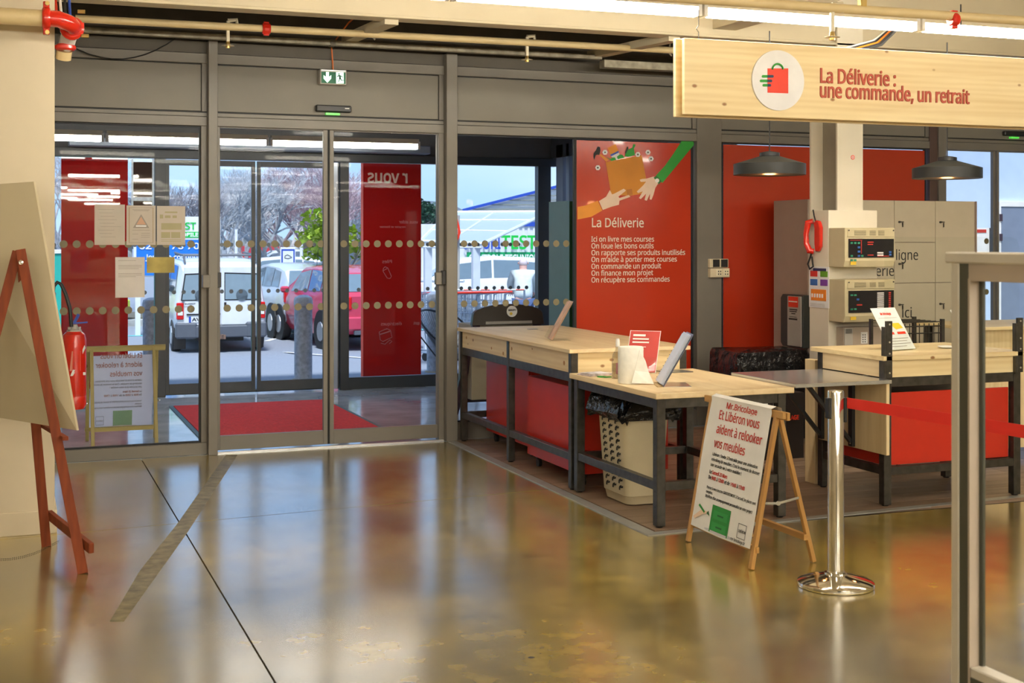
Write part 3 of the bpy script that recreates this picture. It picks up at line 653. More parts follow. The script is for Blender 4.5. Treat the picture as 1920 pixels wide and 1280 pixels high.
RI = [(.115, .175, .012), (.125, .185, .06), (.13, .19, .065), (.155, .215, .55), (.170, .23, .56), (.172, .232, .585), (.150, .21, .585), (.12, .18, .05)]
loft([rr(cx, cy, a, b, z) for a, b, z in RI]).build('basket', BEI, bk, True)
hb = B()
def arch(c, ux, s, sw=1.0):
    c = Vector(c); P = []
    for k in range(7):
        a = math.pi/2*k/6+math.pi/2; P.append((s*.5*math.cos(a)+s*.25, s*.5*math.sin(a)))
    P += [(s*.45, s*.5), (s*.45, s*.28)]
    Q = [(s*.25*math.cos(math.pi/2*k/4+math.pi/2)+s*.25, s*.25*math.sin(math.pi/2*k/4+math.pi/2)) for k in range(5)]
    ux = Vector(ux)*sw
    n = 7
    outer = P[:7]+[P[7]]; inner = [(P[8])]+[(q[0], q[1]) for q in Q]+[(s*.0, -s*.2), (-s*.25, -s*.2)]
    poly = outer[::-1]+[outer[-1]] if False else None
    o = [c+ux*p[0]+Vector((0, 0, p[1])) for p in P[:8]]; i_ = [c+ux*p[0]*.45+ux*.0+Vector((0, 0, p[1]*.45)) for p in P[:8]]
    i_[-1] = c+ux*P[8][0]+Vector((0, 0, P[8][1]*.7)); n = 8; base = len(hb.v); hb.v += o+i_
    for k in range(n-1): hb.f.append((base+k, base+k+1, base+n+k+1, base+n+k))
    a = len(hb.v); hb.v += [c+ux*(-s*.25)+Vector((0, 0, 0)), c+ux*(-s*.02), c+ux*(-s*.02)+Vector((0, 0, -s*.25)), c+ux*(-s*.25)+Vector((0, 0, -s*.25))]; hb.f.append((a, a+1, a+2, a+3))
for r in range(11):
    z = .105+r*.041; f = (z-.065)/.485; hx = .13+.025*f; hy = .19+.025*f
    for c in range(3): arch((cx-hx-.0018-.0012*c, cy+hy-.10-.098*c, z), (0, -1, 0), .044, 1.9)
hb.build('perforations', mat('perforation_dark', (.02, .018, .015), .7), bk)['kind'] = 'stuff'
bp = []
random.seed(5)
for (sc, z, jj) in ((1.02, .57, 0), (1.20, .53, .02), (1.27, .59, .03), (1.15, .655, .025), (.96, .665, .012), (.9, .62, .01), (.8, .45, .0)):
    ring = rr(cx, cy, .165*sc, .225*sc, z, .06, 6)
    bp.append([p+Vector((random.uniform(-jj, jj), random.uniform(-jj, jj), random.uniform(-jj, jj))) for p in ring])
loft(bp, False).build('bin_bag', BAG, bk, True)
B().prism([(3.535, 7.375, .64), (3.62, 7.36, .67), (3.70, 7.365, .665), (3.72, 7.37, .60), (3.60, 7.37, .60)], (0, .003, 0)).build('paper_scrap', mat('kraft_paper', (.62, .42, .20), .7), bk)

# ------------------------------------------------------------------ right counter
c2 = thing('service_counter', 'pine and red fronted service counter on a steel frame at the right', 'counter', (5.07, 6.86, 0))
B().box(5.03, 6.13, 6.84, 7.64, .905, .935).build('worktop', PINEX, c2, bevel=.003)
for x in (5.05, 6.05):
    for y in (6.86, 7.53): leg(c2, x, y, .905, .055)
B().box(5.105, 6.05, 6.865, 6.885, .80, .904).build('apron_board', PINEX, c2); B().box(5.055, 5.075, 6.915, 7.53, .80, .904).build('apron_board', PINEY, c2); B().box(6.08, 6.10, 6.915, 7.53, .80, .904).build('apron_board', PINEY, c2)
for y in (6.865, 7.535): B().box(5.105, 6.05, y, y+.045, .74, .80).build('upper_rail', STEEL, c2, bevel=.002); B().box(5.105, 6.05, y, y+.045, .195, .245).build('lower_rail', STEEL, c2, bevel=.002)
for x in (5.055, 6.055): B().box(x, x+.045, 6.915, 7.53, .195, .245).build('lower_rail', STEEL, c2, bevel=.002)
B().box(5.11, 6.04, 6.90, 6.918, .25, .70).build('red_front_panel', REDC, c2, bevel=.002); B().box(5.085, 5.10, 6.92, 7.52, .25, .74).build('red_side_panel', REDC, c2)
B().box(5.11, 6.04, 6.92, 7.50, .25, .262).build('shelf_board', mat('dark_board', (.06, .05, .04), .6), c2)
B().box(5.11, 6.04, 7.51, 7.52, .25, .74).build('back_panel', mat('dark_board', (.06, .05, .04), .6), c2)
for x in (5.052, 6.062):
    u = B().box(x, x+.045, 6.84, 6.858, .80, 1.15).build('screen_upright', STEEL, c2, bevel=.002)
    for z in (.83, .95, 1.02, 1.13): B().lathe((x+.023, 6.839, z), [(.006, -.002), (.006, .002)], 8, 'Y').build('screw', mat('bright_screw', (.7, .68, .6), .3, metal=.8), u)
    B().box(x-.016, x, 6.842, 6.87, .79, 1.115).build('screen_clamp', STEEL, c2)
B().prism([(5.06, 6.866, .96), (6.10, 6.866, .96), (6.10, 6.866, 1.60), (6.08, 6.866, 1.655), (6.03, 6.866, 1.67), (5.06, 6.866, 1.67)], (0, .006, 0)).build('clear_screen', glassmat('acrylic', (.97, .98, .97), .15), c2)
# wooden board fixed on counter side with folding steel flap
fb = thing('folding_shelf', 'brushed steel flap shelf on black folding brackets bridging the two counters', 'shelf', (5.02, 6.8, .79))
B().box(4.36, 5.045, 6.775, 7.53, .772, .795).build('steel_leaf', STAIN, fb, bevel=.002)
B().box(5.022, 5.046, 6.80, 7.53, .33, .77).build('backing_board', PINEZ, fb, bevel=.002)
for y in (7.12, 7.46):
    B().box(4.998, 5.022, y, y+.045, .34, .765).build('bracket_rail', BLACK, fb, bevel=.002)
    B().bar((5.00, y+.022, .37), (4.66, y+.022, .765), .03, .022).build('bracket_strut', BLACK, fb)
for z in (.36, .39): B().lathe((4.997, 7.14, z), [(.006, -.002), (.006, .001)], 8, 'X').build('screw', MATS['bright_screw'], fb)
pk = thing('pine_plank', 'upright pine plank standing behind the service counter', 'plank', (5.1, 7.72, 0))
B().box(5.08, 5.13, 7.66, 7.78, .004, .84).build('plank_body', PINEZ, pk, bevel=.002)
for z in (.26, .30): B().box(5.13, 5.18, 7.66, 7.70, z, z+.02).build('cleat', PINEX, pk)
c3 = thing('pine_desk', 'pine desk corner behind the counter at the right edge', 'desk', (6.9, 7.9, 0))
B().box(6.62, 8.2, 7.9, 8.6, .985, 1.01).build('desktop', PINEX, c3, bevel=.003); B().box(6.66, 8.1, 7.95, 7.97, .1, .985).build('front_panel', PINEZ, c3)
for x in (6.66, 8.1):
    for y in (7.98, 8.5): B().box(x, x+.05, y, y+.05, .012, .985).build('leg', STEEL, c3)

# ------------------------------------------------------------------ lockers
lk = thing('locker_bank', 'beige laminate locker bank lettered for online orders behind the column', 'lockers', (6.40, 9.75, 0))
B().box(6.42, 8.18, 9.775, 10.30, .0, 2.0).build('carcass', LOCKS, lk)
B().box(6.40, 6.42, 9.76, 10.30, .0, 2.0).build('side_panel', LOCKS, lk); B().box(8.18, 8.19, 9.76, 10.3, 0, 2.0).build('side_panel', LOCKS, lk)
XS = [6.42, 6.86, 7.29, 7.73, 8.16]
def door(x0, x1, z0, z1, key=True):
    d = B().box(x0+.0025, x1-.0025, 9.757, 9.774, z0+.003, z1-.003).build('locker_door', LOCK, lk, bevel=.0015)
    if key:
        kx, kz = x0+.05, z1-.19 if z1-z0 > .2 else z1-.08
        B().lathe((kx, 9.752, kz), [(.010, -.008), (.010, .006)], 10, 'Y').box(kx+.015, kx+.045, 9.748, 9.752, kz-.003, kz+.005).box(kx+.026, kx+.036, 9.744, 9.748, kz-.045, kz-.006).build('lock_with_key', STEEL, d)
for i in range(4):
    zs = [2.0, 1.27, .54, .08] if i == 3 else [2.0, 1.63, 1.27, .91, .54, .08]
    for a, b in zip(zs[:-1], zs[1:]): door(XS[i], XS[i+1], b, a, i >= 2)
B().box(6.42, 8.18, 9.765, 9.775, 0, .075).build('plinth', LOCKS, lk)
for s, px1, py, w in (('en ligne', 1721, 487, .39), ('Déliverie', 1675, 517, .44), ('ici', 1708.5, 595, .10)):
    b = onY(px1, py, 9.75); text('lettering', s, faceM(b.x-w, 9.7555, b.z), .125, TXTK, lk, w, bold=0)
dp = thing('leaflet_dispenser', 'grey and black wall box with red label on the side of the lockers', 'dispenser', (6.33, 9.7, .72))
B().prism([(6.30, 9.68, .73), (6.30, 10.0, .73), (6.30, 10.03, .76), (6.30, 10.03, 1.15), (6.30, 10.0, 1.18), (6.30, 9.68, 1.18)], (.098, 0, 0)).build('dark_shell', mat('slate_plastic', (.045, .055, .055), .4), dp, bevel=.004)
B().box(6.285, 6.30, 9.69, 9.90, .74, 1.17).build('grey_cover', mat('cover_grey', (.42, .42, .38), .4), dp, bevel=.004)
B().box(6.283, 6.2855, 9.73, 9.88, 1.075, 1.165).build('red_label', LB, dp); Mx = lambda y, z, x=6.282: frame3((x, y, z), (0, -1, 0), (0, 0, 1))
for z, a, b_, h, m in ((1.118, 9.74, 9.87, .010, WHITEC), (1.050, 9.74, 9.86, .009, TXTK), (1.034, 9.75, 9.86, .008, TXTK), (1.016, 9.77, 9.83, .008, TXTK), (.990, 9.75, 9.86, .004, TXTK), (.966, 9.74, 9.87, .014, TXTK)): B().box(6.281, 6.283, a, b_, z, z+h).build('print_line', m, dp)

# ------------------------------------------------------------------ column with alarm panels
clm = struct('wall_column', 'cream steel H column behind the sign')
B().box(6.13, 6.37, 8.93, 8.95, 1.6, 4.3).build('front_flange', WHITEP, clm); B().box(6.13, 6.37, 9.30, 9.32, 0, 4.3).build('rear_flange', WHITEP, clm)
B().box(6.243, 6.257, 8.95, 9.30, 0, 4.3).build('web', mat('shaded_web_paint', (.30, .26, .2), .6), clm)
B().lathe(onY(1599, 295, 8.928), [(.018, -.001), (.018, .001)], 14, 'Y').build('round_sticker', LB, clm); pp_ = onY(1599, 295, 8.925); B().lathe(pp_, [(.012, -.001), (.012, .001)], 14, 'Y').build('round_sticker', WHITEC, clm)
B().box(pp_.x-.003, pp_.x+.003, 8.922, 8.924, pp_.z-.007, pp_.z+.007).build('sticker_mark', LB, clm)
cbx = thing('column_casing', 'cream painted box casing around the foot of the column', 'casing', (6.0, 8.9, 0))
B().box(6.0, 6.455, 8.86, 9.12, 0, 1.885).build('casing', WHITEP, cbx, bevel=.003)
def alarm(label, z0, z1, kind):
    t = thing('alarm_panel', label, 'alarm panel', (6.0, 8.7, z0))
    CRM = mat('aged_cream_plastic', (.55, .48, .30), .45)
    B().prism([(6.0, 8.858, z0), (6.0, 8.66, z0), (6.0, 8.64, z0+.05), (6.0, 8.64, z1), (6.0, 8.858, z1)], (.46, 0, 0)).build('case', CRM, t, bevel=.004)
    B().box(6.02, 6.45, 8.632, 8.640, z1-.07, z1-.012).build('top_strip', CRM, t, bevel=.002)
    for x in (6.06, 6.11, 6.20, 6.28):
        for k in range(4): B().box(x+.02, x+.075, 8.629, 8.633, z1-.058+.010*k, z1-.053+.010*k).build('vent_slot', mat('vent_dark', (.2, .17, .1), .6), t)
    s = B().box(6.03, 6.445, 8.633, 8.640, z0+.075, z1-.085).build('display_window', mat('display_black', (.012, .012, .016), .12), t)
    cols = [mat('led_green', (.02, .22, .12), .5), mat('led_blue', (.03, .12, .40), .5), mat('led_red', (.45, .03, .02), .5), WHITEC]
    def key(x, z, w, h, c, mz=None): B().box(x, x+w, 8.629, 8.633, z, z+h).build('display_key', cols[c], s)
    if kind == 0:
        for (i, j) in ((0, 0), (1, 0), (2, 0), (0, 3), (0, 4), (1, 4), (3, 3)): key(6.045+.032*i, z1-.125-.033*j, .02, .015, 0)
        for j in (1, 2, 3): key(6.11, z1-.125-.033*j, .022, .015, 1)
        key(6.14, z1-.20, .006, .10, 2); key(6.04, z1-.098, .11, .004, 2); key(6.2, z1-.115, .055, .008, 2); key(6.2, z1-.132, .05, .008, 2); key(6.2, z1-.215, .055, .008, 2); key(6.29, z1-.222, .11, .006, 2)
        for j in (0, 1): key(6.29, z0+.088+.018*j, .055, .011, 3); key(6.40, z0+.09+.02*j, .02, .014, 1)
    else:
        for j in range(8): key(6.29, z1-.11-.0155*j, .06, .009, 3); key(6.395, z1-.11-.0155*j, .02, .011, 2)
        for (i, j) in ((0, 0), (1, 0), (0, 3), (1, 3)): key(6.045+.032*i, z1-.125-.036*j, .022, .013, 0)
        key(6.10, z1-.16, .022, .015, 1); key(6.10, z1-.20, .05, .011, 2)
    B().box(6.05, 6.10, 8.637, 8.6405, z0+.02, z0+.045).build('yellow_sticker', mat('sticker_yellow', (.75, .50, .04), .5), t)
    for x in (6.03, 6.44): B().lathe((x, 8.63, z1-.02), [(.006, -.001), (.006, .003)], 8, 'Y').build('screw', STEEL, t)
alarm('upper cream fire alarm panel with bright display keys on the column casing', 1.44, 1.745, 0)
alarm('lower cream fire alarm panel with a column of white labels', 1.015, 1.345, 1)
jb = thing('junction_box', 'beige flat box below the alarm panels with a small keypad label', 'box', (6.06, 8.8, .8))
B().box(6.07, 6.60, 8.76, 8.858, .72, .97).build('body', TAUPE, jb, bevel=.004); B().box(6.075, 6.15, 8.752, 8.76, .72, .965).build('end_cover', GREYP, jb)
for k in range(4): B().box(6.085, 6.14, 8.748, 8.753, .925+.009*k, .929+.009*k).build('vent_slot', DARK, jb)
B().box(6.23, 6.29, 8.757, 8.761, .84, .93).build('label_plate', WHITEC, jb)
for i in range(2):
    for k in range(4): B().box(6.243+.02*i, 6.25+.02*i, 8.753, 8.757, .85+.018*k, .858+.018*k).build('label_dot', TXTK, jb)
ph = thing('handset', 'red emergency telephone handset hanging on the column casing', 'telephone', (5.95, 9.0, 1.5))
P_ = [onX(*p, 5.955) for p in [(1530, 418), (1521, 422), (1517, 440), (1520, 462), (1527, 471)]]
B().tube([(5.972, 9.03, 1.80), (5.945, 9.06, 1.79), (5.935, 9.075, 1.70), (5.935, 9.07, 1.62), (5.945, 9.04, 1.565), (5.972, 9.02, 1.56)], [.022, .027, .022, .022, .027, .022], 12).build('grip', REDP, ph, True)
B().prism([(5.965, 8.93, 1.60), (5.965, 8.96, 1.56), (5.965, 9.00, 1.56), (5.965, 9.01, 1.62), (5.965, 9.01, 1.74), (5.965, 9.02, 1.79), (5.965, 8.99, 1.81), (5.965, 8.95, 1.80), (5.965, 8.925, 1.75)], (.034, 0, 0)).build('cradle', REDP, ph, bevel=.008)
B().tube([(5.975, 9.0, 1.80), (5.975, 9.02, 1.84), (5.985, 9.05, 1.89)], .006, 6).build('aerial_cable', BLACK, ph, True)
B().tube([(5.96, 9.03, 1.56), (5.955, 9.04, 1.52), (5.955, 9.08, 1.46), (5.96, 9.06, 1.42), (5.965, 9.02, 1.44), (5.96, 9.03, 1.52)], .008, 6).build('cord', BLACK, ph, True)
ps = thing('instruction_poster', 'white sheet with coloured blocks below the red telephone', 'poster', (5.99, 8.9, 1.1))
B().box(5.993, 5.997, 8.845, 9.12, 1.115, 1.44).build('sheet', PAPER, ps)
Mc = [(.62, .03, .02), (.12, .35, .02), (.02, .14, .45), (.18, .05, .35), (.85, .25, .02), (.02, .03, .12)]
for i, (y, z, w, h) in enumerate([(9.10, 1.36, .10, .045), (8.96, 1.36, .10, .045), (9.10, 1.29, .10, .05), (8.96, 1.29, .10, .05), (9.09, 1.17, .21, .09), (9.06, 1.405, .18, .022)]):
    B().box(5.9905, 5.993, y-w, y, z, z+h).build('print_block', mat('block_%d' % i, Mc[i], .5), ps, bevel=.001)
for k in range(5): B().box(5.989, 5.9905, 9.06-.035*k, 9.08-.035*k, 1.195, 1.225).build('print_mark', WHITEC, ps)
for k in range(3): B().box(5.9905, 5.993, 8.90, 9.10, 1.145-.009*k, 1.147-.009*k).build('print_line', GREYT, ps)

# black bin with bag and taped box behind
bb = thing('bagged_bin', 'low black bin lined with a shiny black bag beside the lockers', 'bin', (5.6, 9.4, 0))
B().box(5.55, 6.22, 9.45, 9.95, .0, .64).build('bin_body', mat('black_box', (.02, .015, .015), .4), bb, bevel=.01)
random.seed(11); rg = []
for (sc, z, jj) in ((1.0, .42, .0), (1.03, .50, .008), (1.04, .60, .008), (1.03, .70, .006), (.98, .735, .006), (.5, .74, .01), (.05, .735, 0)):
    rg.append([p+Vector((random.uniform(-jj, jj), random.uniform(-jj, jj), random.uniform(-jj, jj))) for p in rr(5.885, 9.70, .335*sc, .25*sc, z, .05*sc, 6)])
loft(rg, False, True).build('bin_bag', BAG, bb, True)
bx = thing('taped_box', 'black box with red and white printed tape under the steel shelf', 'box', (5.3, 8.6, 0))
B().box(5.10, 5.62, 8.62, 9.0, .0, .50).build('box', mat('black_box', (.02, .015, .015), .4), bx, bevel=.004)
B().box(5.35, 5.42, 8.614, 8.620, .06, .50).box(5.10, 5.30, 8.614, 8.620, .36, .46).build('tape', PAPER, bx)
text('lettering', 'BRICOLAGE', frame3((5.40, 8.612, .10), (0, 0, 1), (-1, 0, 0)), .06, LB, bx, .36, bold=.002); text('lettering', 'BRICO', faceM(5.11, 8.612, .385), .055, LB, bx, .17, bold=.002)
text('lettering', 'BRICOLAGE', faceM(5.36, 8.60, .30), .045, LB, bx, .2, bold=.002)

# ------------------------------------------------------------------ items on the counters
ACR = glassmat('acrylic', (.97, .98, .97), .15)
def holder(label, x, y, z, w, h, tilt, rz, mf, content=None, n=1):
    """acrylic leaflet stand, faces local -Y, leaning back"""
    t = thing('leaflet_holder', label, 'leaflet holder', (x, y, z), rz, None, local=True)
    M = Matrix.Rotation(-tilt, 4, 'X')
    B().box(-w/2, w/2, -.0015, .0015, 0, h).xf(M).build('back_plate', ACR, t)
    B().box(-w/2, w/2, -.035, -.033, 0, h*.33).box(-w/2, w/2, -.035, .0015, 0, .003).xf(M).build('pocket', ACR, t)
    for k in range(n): B().box(-w/2+.004, w/2-.004, -.004-.007*k, -.0022-.007*k, .004, h-.004-.012*k).xf(M).build('leaflet', mf, t)
    B().box(-w/2, w/2, 0, h*.42, 0, .003).build('foot_plate', ACR, t)
    if content: content(t, M, w, h, -.0045-.007*(n-1))
    return t
def red_leaf(t, M, w, h, d):
    for zz, x1, hh in ((.86, .0, .014), (.78, .12, .010), (.70, .14, .010), (.60, .06, .004), (.54, .0, .004)):
        B().box(-w*.38, w*(x1+.02), d-.0006, d, h*zz, h*zz+hh).xf(M).build('print_line', WHITEC, t)
    B().box(-w/2, w/2, d+.0006, d+.0012, h-.012, h-.001).box(-w/2, -w/2+.006, d+.0006, d+.0012, 0, h).box(w/2-.006, w/2, d+.0006, d+.0012, 0, h).xf(M).build('clear_rim', WHITEC, t)
def white_leaf(t, M, w, h, d):
    text('lettering', 'Mr.Bricolage', M@faceM(-w*.22, d, h*.82), .024, LB, t, w*.42, bold=.001)
    B().box(-w*.36, w*.36, d-.0006, d, h*.745, h*.75).xf(M).build('print_line', GREYT, t)
    B().prism([(-w*.05, d, h*.62), (.32*w, d, h*.62), (.4*w, d, h*.5), (w*.1, d, h*.47)], (0, -.0006, 0)).xf(M).build('print_picture', mat('lemon_print', (.85, .60, .03), .5), t)
    for a, b, z in ((-.4, -.05, .36), (.08, .4, .36), (-.4, .4, .26), (-.4, .3, .2), (-.4, .4, .14), (-.4, .2, .08)):
        B().box(w*a, w*b, d-.0006, d, h*z, h*z+(.018 if z > .3 else .004)).xf(M).build('print_line', LB if z > .3 else GREYT, t)
PEACH = mat('peach_leaflet', (.72, .45, .28), .5, var=.25, scale=12)
holder('acrylic leaflet stand with peach brochures on the long counter', 3.62, 8.80, .935, .21, .32, .50, math.radians(-104), PEACH, None, 2)
holder('acrylic stand with a red leaflet behind the paper roll', 3.86, 7.84, .781, .21, .30, .48, math.radians(-42), mat('red_leaflet', (.50, .04, .03), .5), red_leaf)
holder('acrylic stand with a white price sheet on the service counter', 5.42, 7.16, .937, .25, .32, .58, math.radians(14), PAPER, white_leaf)
holder('empty acrylic stand at the right of the service counter', 6.08, 7.36, .937, .13, .16, .4, math.radians(150), ACR)
holder('leaflet stand seen edge-on behind the foreground screen', 6.04, 7.24, .937, .15, .28, .5, math.radians(30), PAPER)
pl = thing('paper_roll', 'thick white paper towel roll with a loose sheet on the low table', 'paper roll', (3.54, 7.33, .779))
B().lathe((3.545, 7.33, .779), [(.03, .003), (.076, .0), (.078, .01), (.078, .215), (.074, .222), (.02, .222), (.02, .19)], 32).build('roll', mat('tissue_white', (.80, .78, .70), .9, bump=.1, scale=30), pl, True)
B().prism([(3.565, 7.252, .985), (3.53, 7.248, .86), (3.505, 7.235, .79), (3.60, 7.20, .784), (3.635, 7.20, .781), (3.618, 7.235, .85), (3.60, 7.245, .92)], (.002, -.002, 0)).build('loose_sheet', mat('tissue_white', (.80, .78, .70), .9), pl)
bt = thing('sanitiser_bottle', 'clear pump bottle with white cap left of the paper roll', 'bottle', (3.60, 7.58, .779))
B().lathe((3.585, 7.60, .779), [(.036, 0), (.038, .01), (.038, .12), (.03, .155), (.014, .18), (.014, .2)], 20).build('bottle_body', glassmat('bottle_clear', (.80, .80, .78), 1.6), bt, True)
B().lathe((3.585, 7.60, .782), [(.03, 0), (.033, .01), (.033, .09)], 16).build('gel', glassmat('gel_clear', (.85, .82, .78), .8), bt, True)
B().lathe((3.585, 7.60, .979), [(.013, 0), (.013, .035), (.010, .05)], 12).build('cap', WHITEC, bt, True)
B().box(3.555, 3.60, 7.560, 7.5615, .81, .88).build('label_band', mat('plum_label', (.30, .12, .14), .5), bt)
cs = thing('catalogue_stand', 'spiral bound catalogue leaning on a steel stand at the low table edge', 'catalogue', (3.66, 7.16, .779), math.radians(-109), local=True)
Mt = Matrix.Rotation(-.52, 4, 'X')
B().box(-.12, .12, 0, .004, 0, .36).xf(Mt).build('stand_plate', mat('blue_plate', (.10, .11, .17), .3), cs); B().box(-.12, .12, 0, .17, 0, .003).build('stand_foot', STAIN, cs); B().box(-.12, .12, -.035, 0, .0, .004).build('stand_lip', PINEEND, cs)
pg = B()
for k in range(6): pg.box(-.11+.003*k, .105+.002*k, -.004-.004*k, -.0015-.004*k, .01, .345+.006*math.sin(k*2.1))
pg.xf(Mt).build('pages', mat('pale_blue_page', (.62, .68, .82), .4), cs)
rn = B()
for k in range(12): rn.lathe((-.118, -.012, .03+.026*k), [(.012, -.002), (.012, .002)], 8)
rn.xf(Mt).build('binding_ring', BLACK, cs)
mg = thing('magazine', 'small stack of printed leaflets lying by the counter end', 'leaflets', (3.52, 7.86, .779), .2, local=True)
for k in range(4): B().box(-.08+.004*k, .09, -.10, .05-.006*k, .004*k, .004*k+.0035).build('leaflet', mat('mixed_leaflet_%d' % (k % 2), ((.6, .45, .4), (.62, .6, .66))[k % 2], .5, var=.5, scale=22), mg)
gl = thing('green_tag', 'green plastic tag lying on the low table', 'tag', (3.52, 7.68, .779))
B().lathe((3.52, 7.70, .782), [(.03, -.002), (.03, .002)], 10).box(3.52, 3.57, 7.66, 7.68, .780, .785).build('tag_body', GREEN, gl)
ms = thing('white_saucer', 'small white oval tray on the service counter', 'tray', (5.86, 7.18, .936))
B().lathe((5.80, 7.2, .937), [(.03, 0), (.06, .006), (.062, .012), (.05, .008), (.0, .006)], 20).build('tray_body', WHITEC, ms, True)
dm = thing('display_mat', 'dark square lying flat on the low table near the wall', 'mat', (4.1, 7.7, .779)); B().box(4.02, 4.22, 7.78, 7.94, .7785, .782).build('mat_sheet', mat('slate_sheet', (.10, .10, .10), .3), dm)
# wire trolley basket behind right counter
wb = thing('wire_basket', 'black wire display basket between the counter and lockers', 'basket', (6.0, 7.9, 0))
b_ = B()
for k in range(9): b_.tube([(5.95+.042*k, 7.9, .55), (5.95+.042*k, 7.9, 1.05)], .004, 5)
for z in (.98, 1.03): b_.tube([(5.93, 7.9, z), (6.31, 7.9, z)], .005, 5)
for k in range(6): b_.tube([(5.93, 7.9+.06*k, 1.06), (6.31, 7.9+.06*k, 1.06)], .004, 5)
b_.build('wire_mesh', STEEL, wb); B().box(6.30, 6.325, 7.88, 7.905, .0, 1.08).box(5.92, 5.94, 7.88, 7.905, 0, 1.07).box(6.30, 6.325, 8.2, 8.225, .0, 1.08).box(5.92, 5.94, 8.2, 8.225, 0, 1.07).build('upright_frame', STEEL, wb)

# ------------------------------------------------------------------ A-boards
def a_board(label, loc, rz, wood_m, rear=False):
    t = thing('a_board', label, 'A-board', loc, rz, 'folding A-board signs', local=True)
    Wd, H, D = (.58 if rear else .70), .775, .36; ft = .15
    for x in (-Wd/2+.02, Wd/2-.02): B().bar((x, 0, .004), (x, ft, H), .028, .022, (0, 1, 0)).build('leg', wood_m, t, bevel=.002)
    for x in (-Wd/2+.045, Wd/2-.045): B().bar((x, D+.02, .004), (x, ft+.028, H-.01), .028, .022, (0, 1, 0)).build('leg', wood_m, t, bevel=.002)
    HX = wood('honey_pine_x' if wood_m is HONEY else 'straw_pine_x', (.55, .31, .10) if wood_m is HONEY else (.45, .36, .12), (.40, .20, .05) if wood_m is HONEY else (.33, .25, .07), 'X', .45, sc=.8)
    B().box(-Wd/2-.05, Wd/2+.05, ft-.012, ft+.008, H-.02, H+.015).build('top_rail', HX, t, bevel=.002); B().box(-Wd/2-.045, Wd/2+.045, ft+.018, ft+.036, H-.03, H+.01).build('top_rail', HX, t, bevel=.002)
    B().box(-Wd/2, Wd/2, .018, .034, .085, .115).build('lower_rail', HX, t); B().box(-Wd/2+.03, Wd/2-.03, D-.045, D-.02, .12, .15).build('lower_rail', HX, t)
    for x in ((Wd/2-.008,) if not rear else (Wd/2-.008, -Wd/2+.008)):
        B().bar((x, .07, .33), (x, .15, .325), .003, .012).bar((x, .15, .325), (x, .27, .345), .003, .012).lathe((x, .15, .325), [(.012, -.003), (.012, .003)], 10, 'X').build('brace', STAIN, t)
    # poster sheet draped over the top rail
    w = .50 if rear else .62; prof = []
    sl = ft/H
    for k in range(9):
        z = .10+(H-.08-.0)*k/8; z = min(z, H+.0); prof.append((sl*z-.0165, z))
    if rear: prof = prof[:-1]
    else: prof += [(ft-.018, H+.022), (ft+.01, H+.033), (ft+.04, H+.024), (ft+.052, H-.02)]
    sh = MB()
    for y, z in prof: sh.v += [Vector((-w/2+.006*math.sin(z*9), y, z)), Vector((0, y-.002, z-(.006 if z < .11 else 0))), Vector((w/2+.004*math.sin(z*7), y, z))]
    for i in range(len(prof)-1):
        for k in range(2): sh.f.append((i*3+k, i*3+k+1, (i+1)*3+k+1, (i+1)*3+k))
    sheet = sh.build('poster_sheet', PAPERT if rear else WHITEC, t, True)
    def P(x, z): x = x*(.8 if rear else 1); return frame3((x, sl*z-.0195, z), (1, 0, 0), (0, sl, 1))
    def tx(s, x, z, size, m, width=None, bold=0): text('lettering', s, P(x, z), size*(.85 if rear else 1), m, sheet, (width or .3)*(.8 if rear else 1), ext=.0035 if rear else .0006, bold=bold)
    RT = TXTR if not rear else mat('show_through_red', (.42, .20, .17), .7); KT = TXTK if not rear else mat('show_through_grey', (.28, .27, .30), .7)
    GT = mat('poster_green', (.02, .24, .03), .5) if not rear else mat('show_through_green', (.22, .36, .24), .7)
    tx('Mr.Bricolage', -.14, .748, .044, RT, .31, .001)
    tx('Et Libéron vous', -.20, .685, .066, RT, .41, .001); tx('aident à relooker', -.20, .610, .066, RT, .46, .001); tx('vos meubles', -.20, .535, .066, RT, .32, .001)
    tx("Libéron s'invite à l'entraide pour une animation", -.20, .490, .024, KT, .46); tx("relooking de meubles. C'est le moment de donner", -.20, .462, .024, KT, .49); tx('une seconde vie à votre mobilier !', -.20, .434, .024, KT, .32)
    tx('Le', -.20, .395, .026, KT, .022, .0006); tx('Samedi 25 Mars', -.171, .395, .026, RT, .16, .0006)
    for wd_, x_, l_, m_ in (('De', -.20, .026, KT), ('9h00', -.167, .046, RT), ('à', -.113, .010, KT), ('12h00', -.096, .058, RT), ('et de', -.030, .054, KT), ('14h00', .032, .058, RT), ('à', .098, .010, KT), ('17h00', .116, .058, RT)): tx(wd_, x_, .366, .026, m_, l_, .0006)
    tx("Pensez à vous inscrire GRATUITEMENT à l'accueil, les places sont", -.20, .315, .021, KT, .50); tx('comptées.', -.20, .292, .021, KT, .07); tx("Bénéficiez d'un accompagnement personnalisé sur votre projet !", -.20, .269, .021, KT, .48)
    def pr(name, pts, m, d=.0205):
        if rear: d -= .004
        B().prism([(x*(.8 if rear else 1), sl*z-d, z) for x, z in pts], (0, .0006 if not rear else .0060, 0)).build(name, m, sheet)
    pr('print_chest', [(-.105, .245), (.085, .245), (.085, .105), (.075, .105), (.075, .115), (-.095, .115), (-.095, .105), (-.105, .105)], GT)
    DG = mat('poster_dark_green', (.01, .12, .02), .5) if not rear else KT
    for z in (.195, .135): pr('print_drawer', [(-.085, z-.018), (.065, z-.018), (.065, z+.026), (-.085, z+.026)], mat('poster_green2', (.03, .30, .05), .5) if not rear else GT, .0212); pr('print_handle', [(-.04, z), (.02, z), (.02, z+.008), (-.04, z+.008)], DG, .0220)
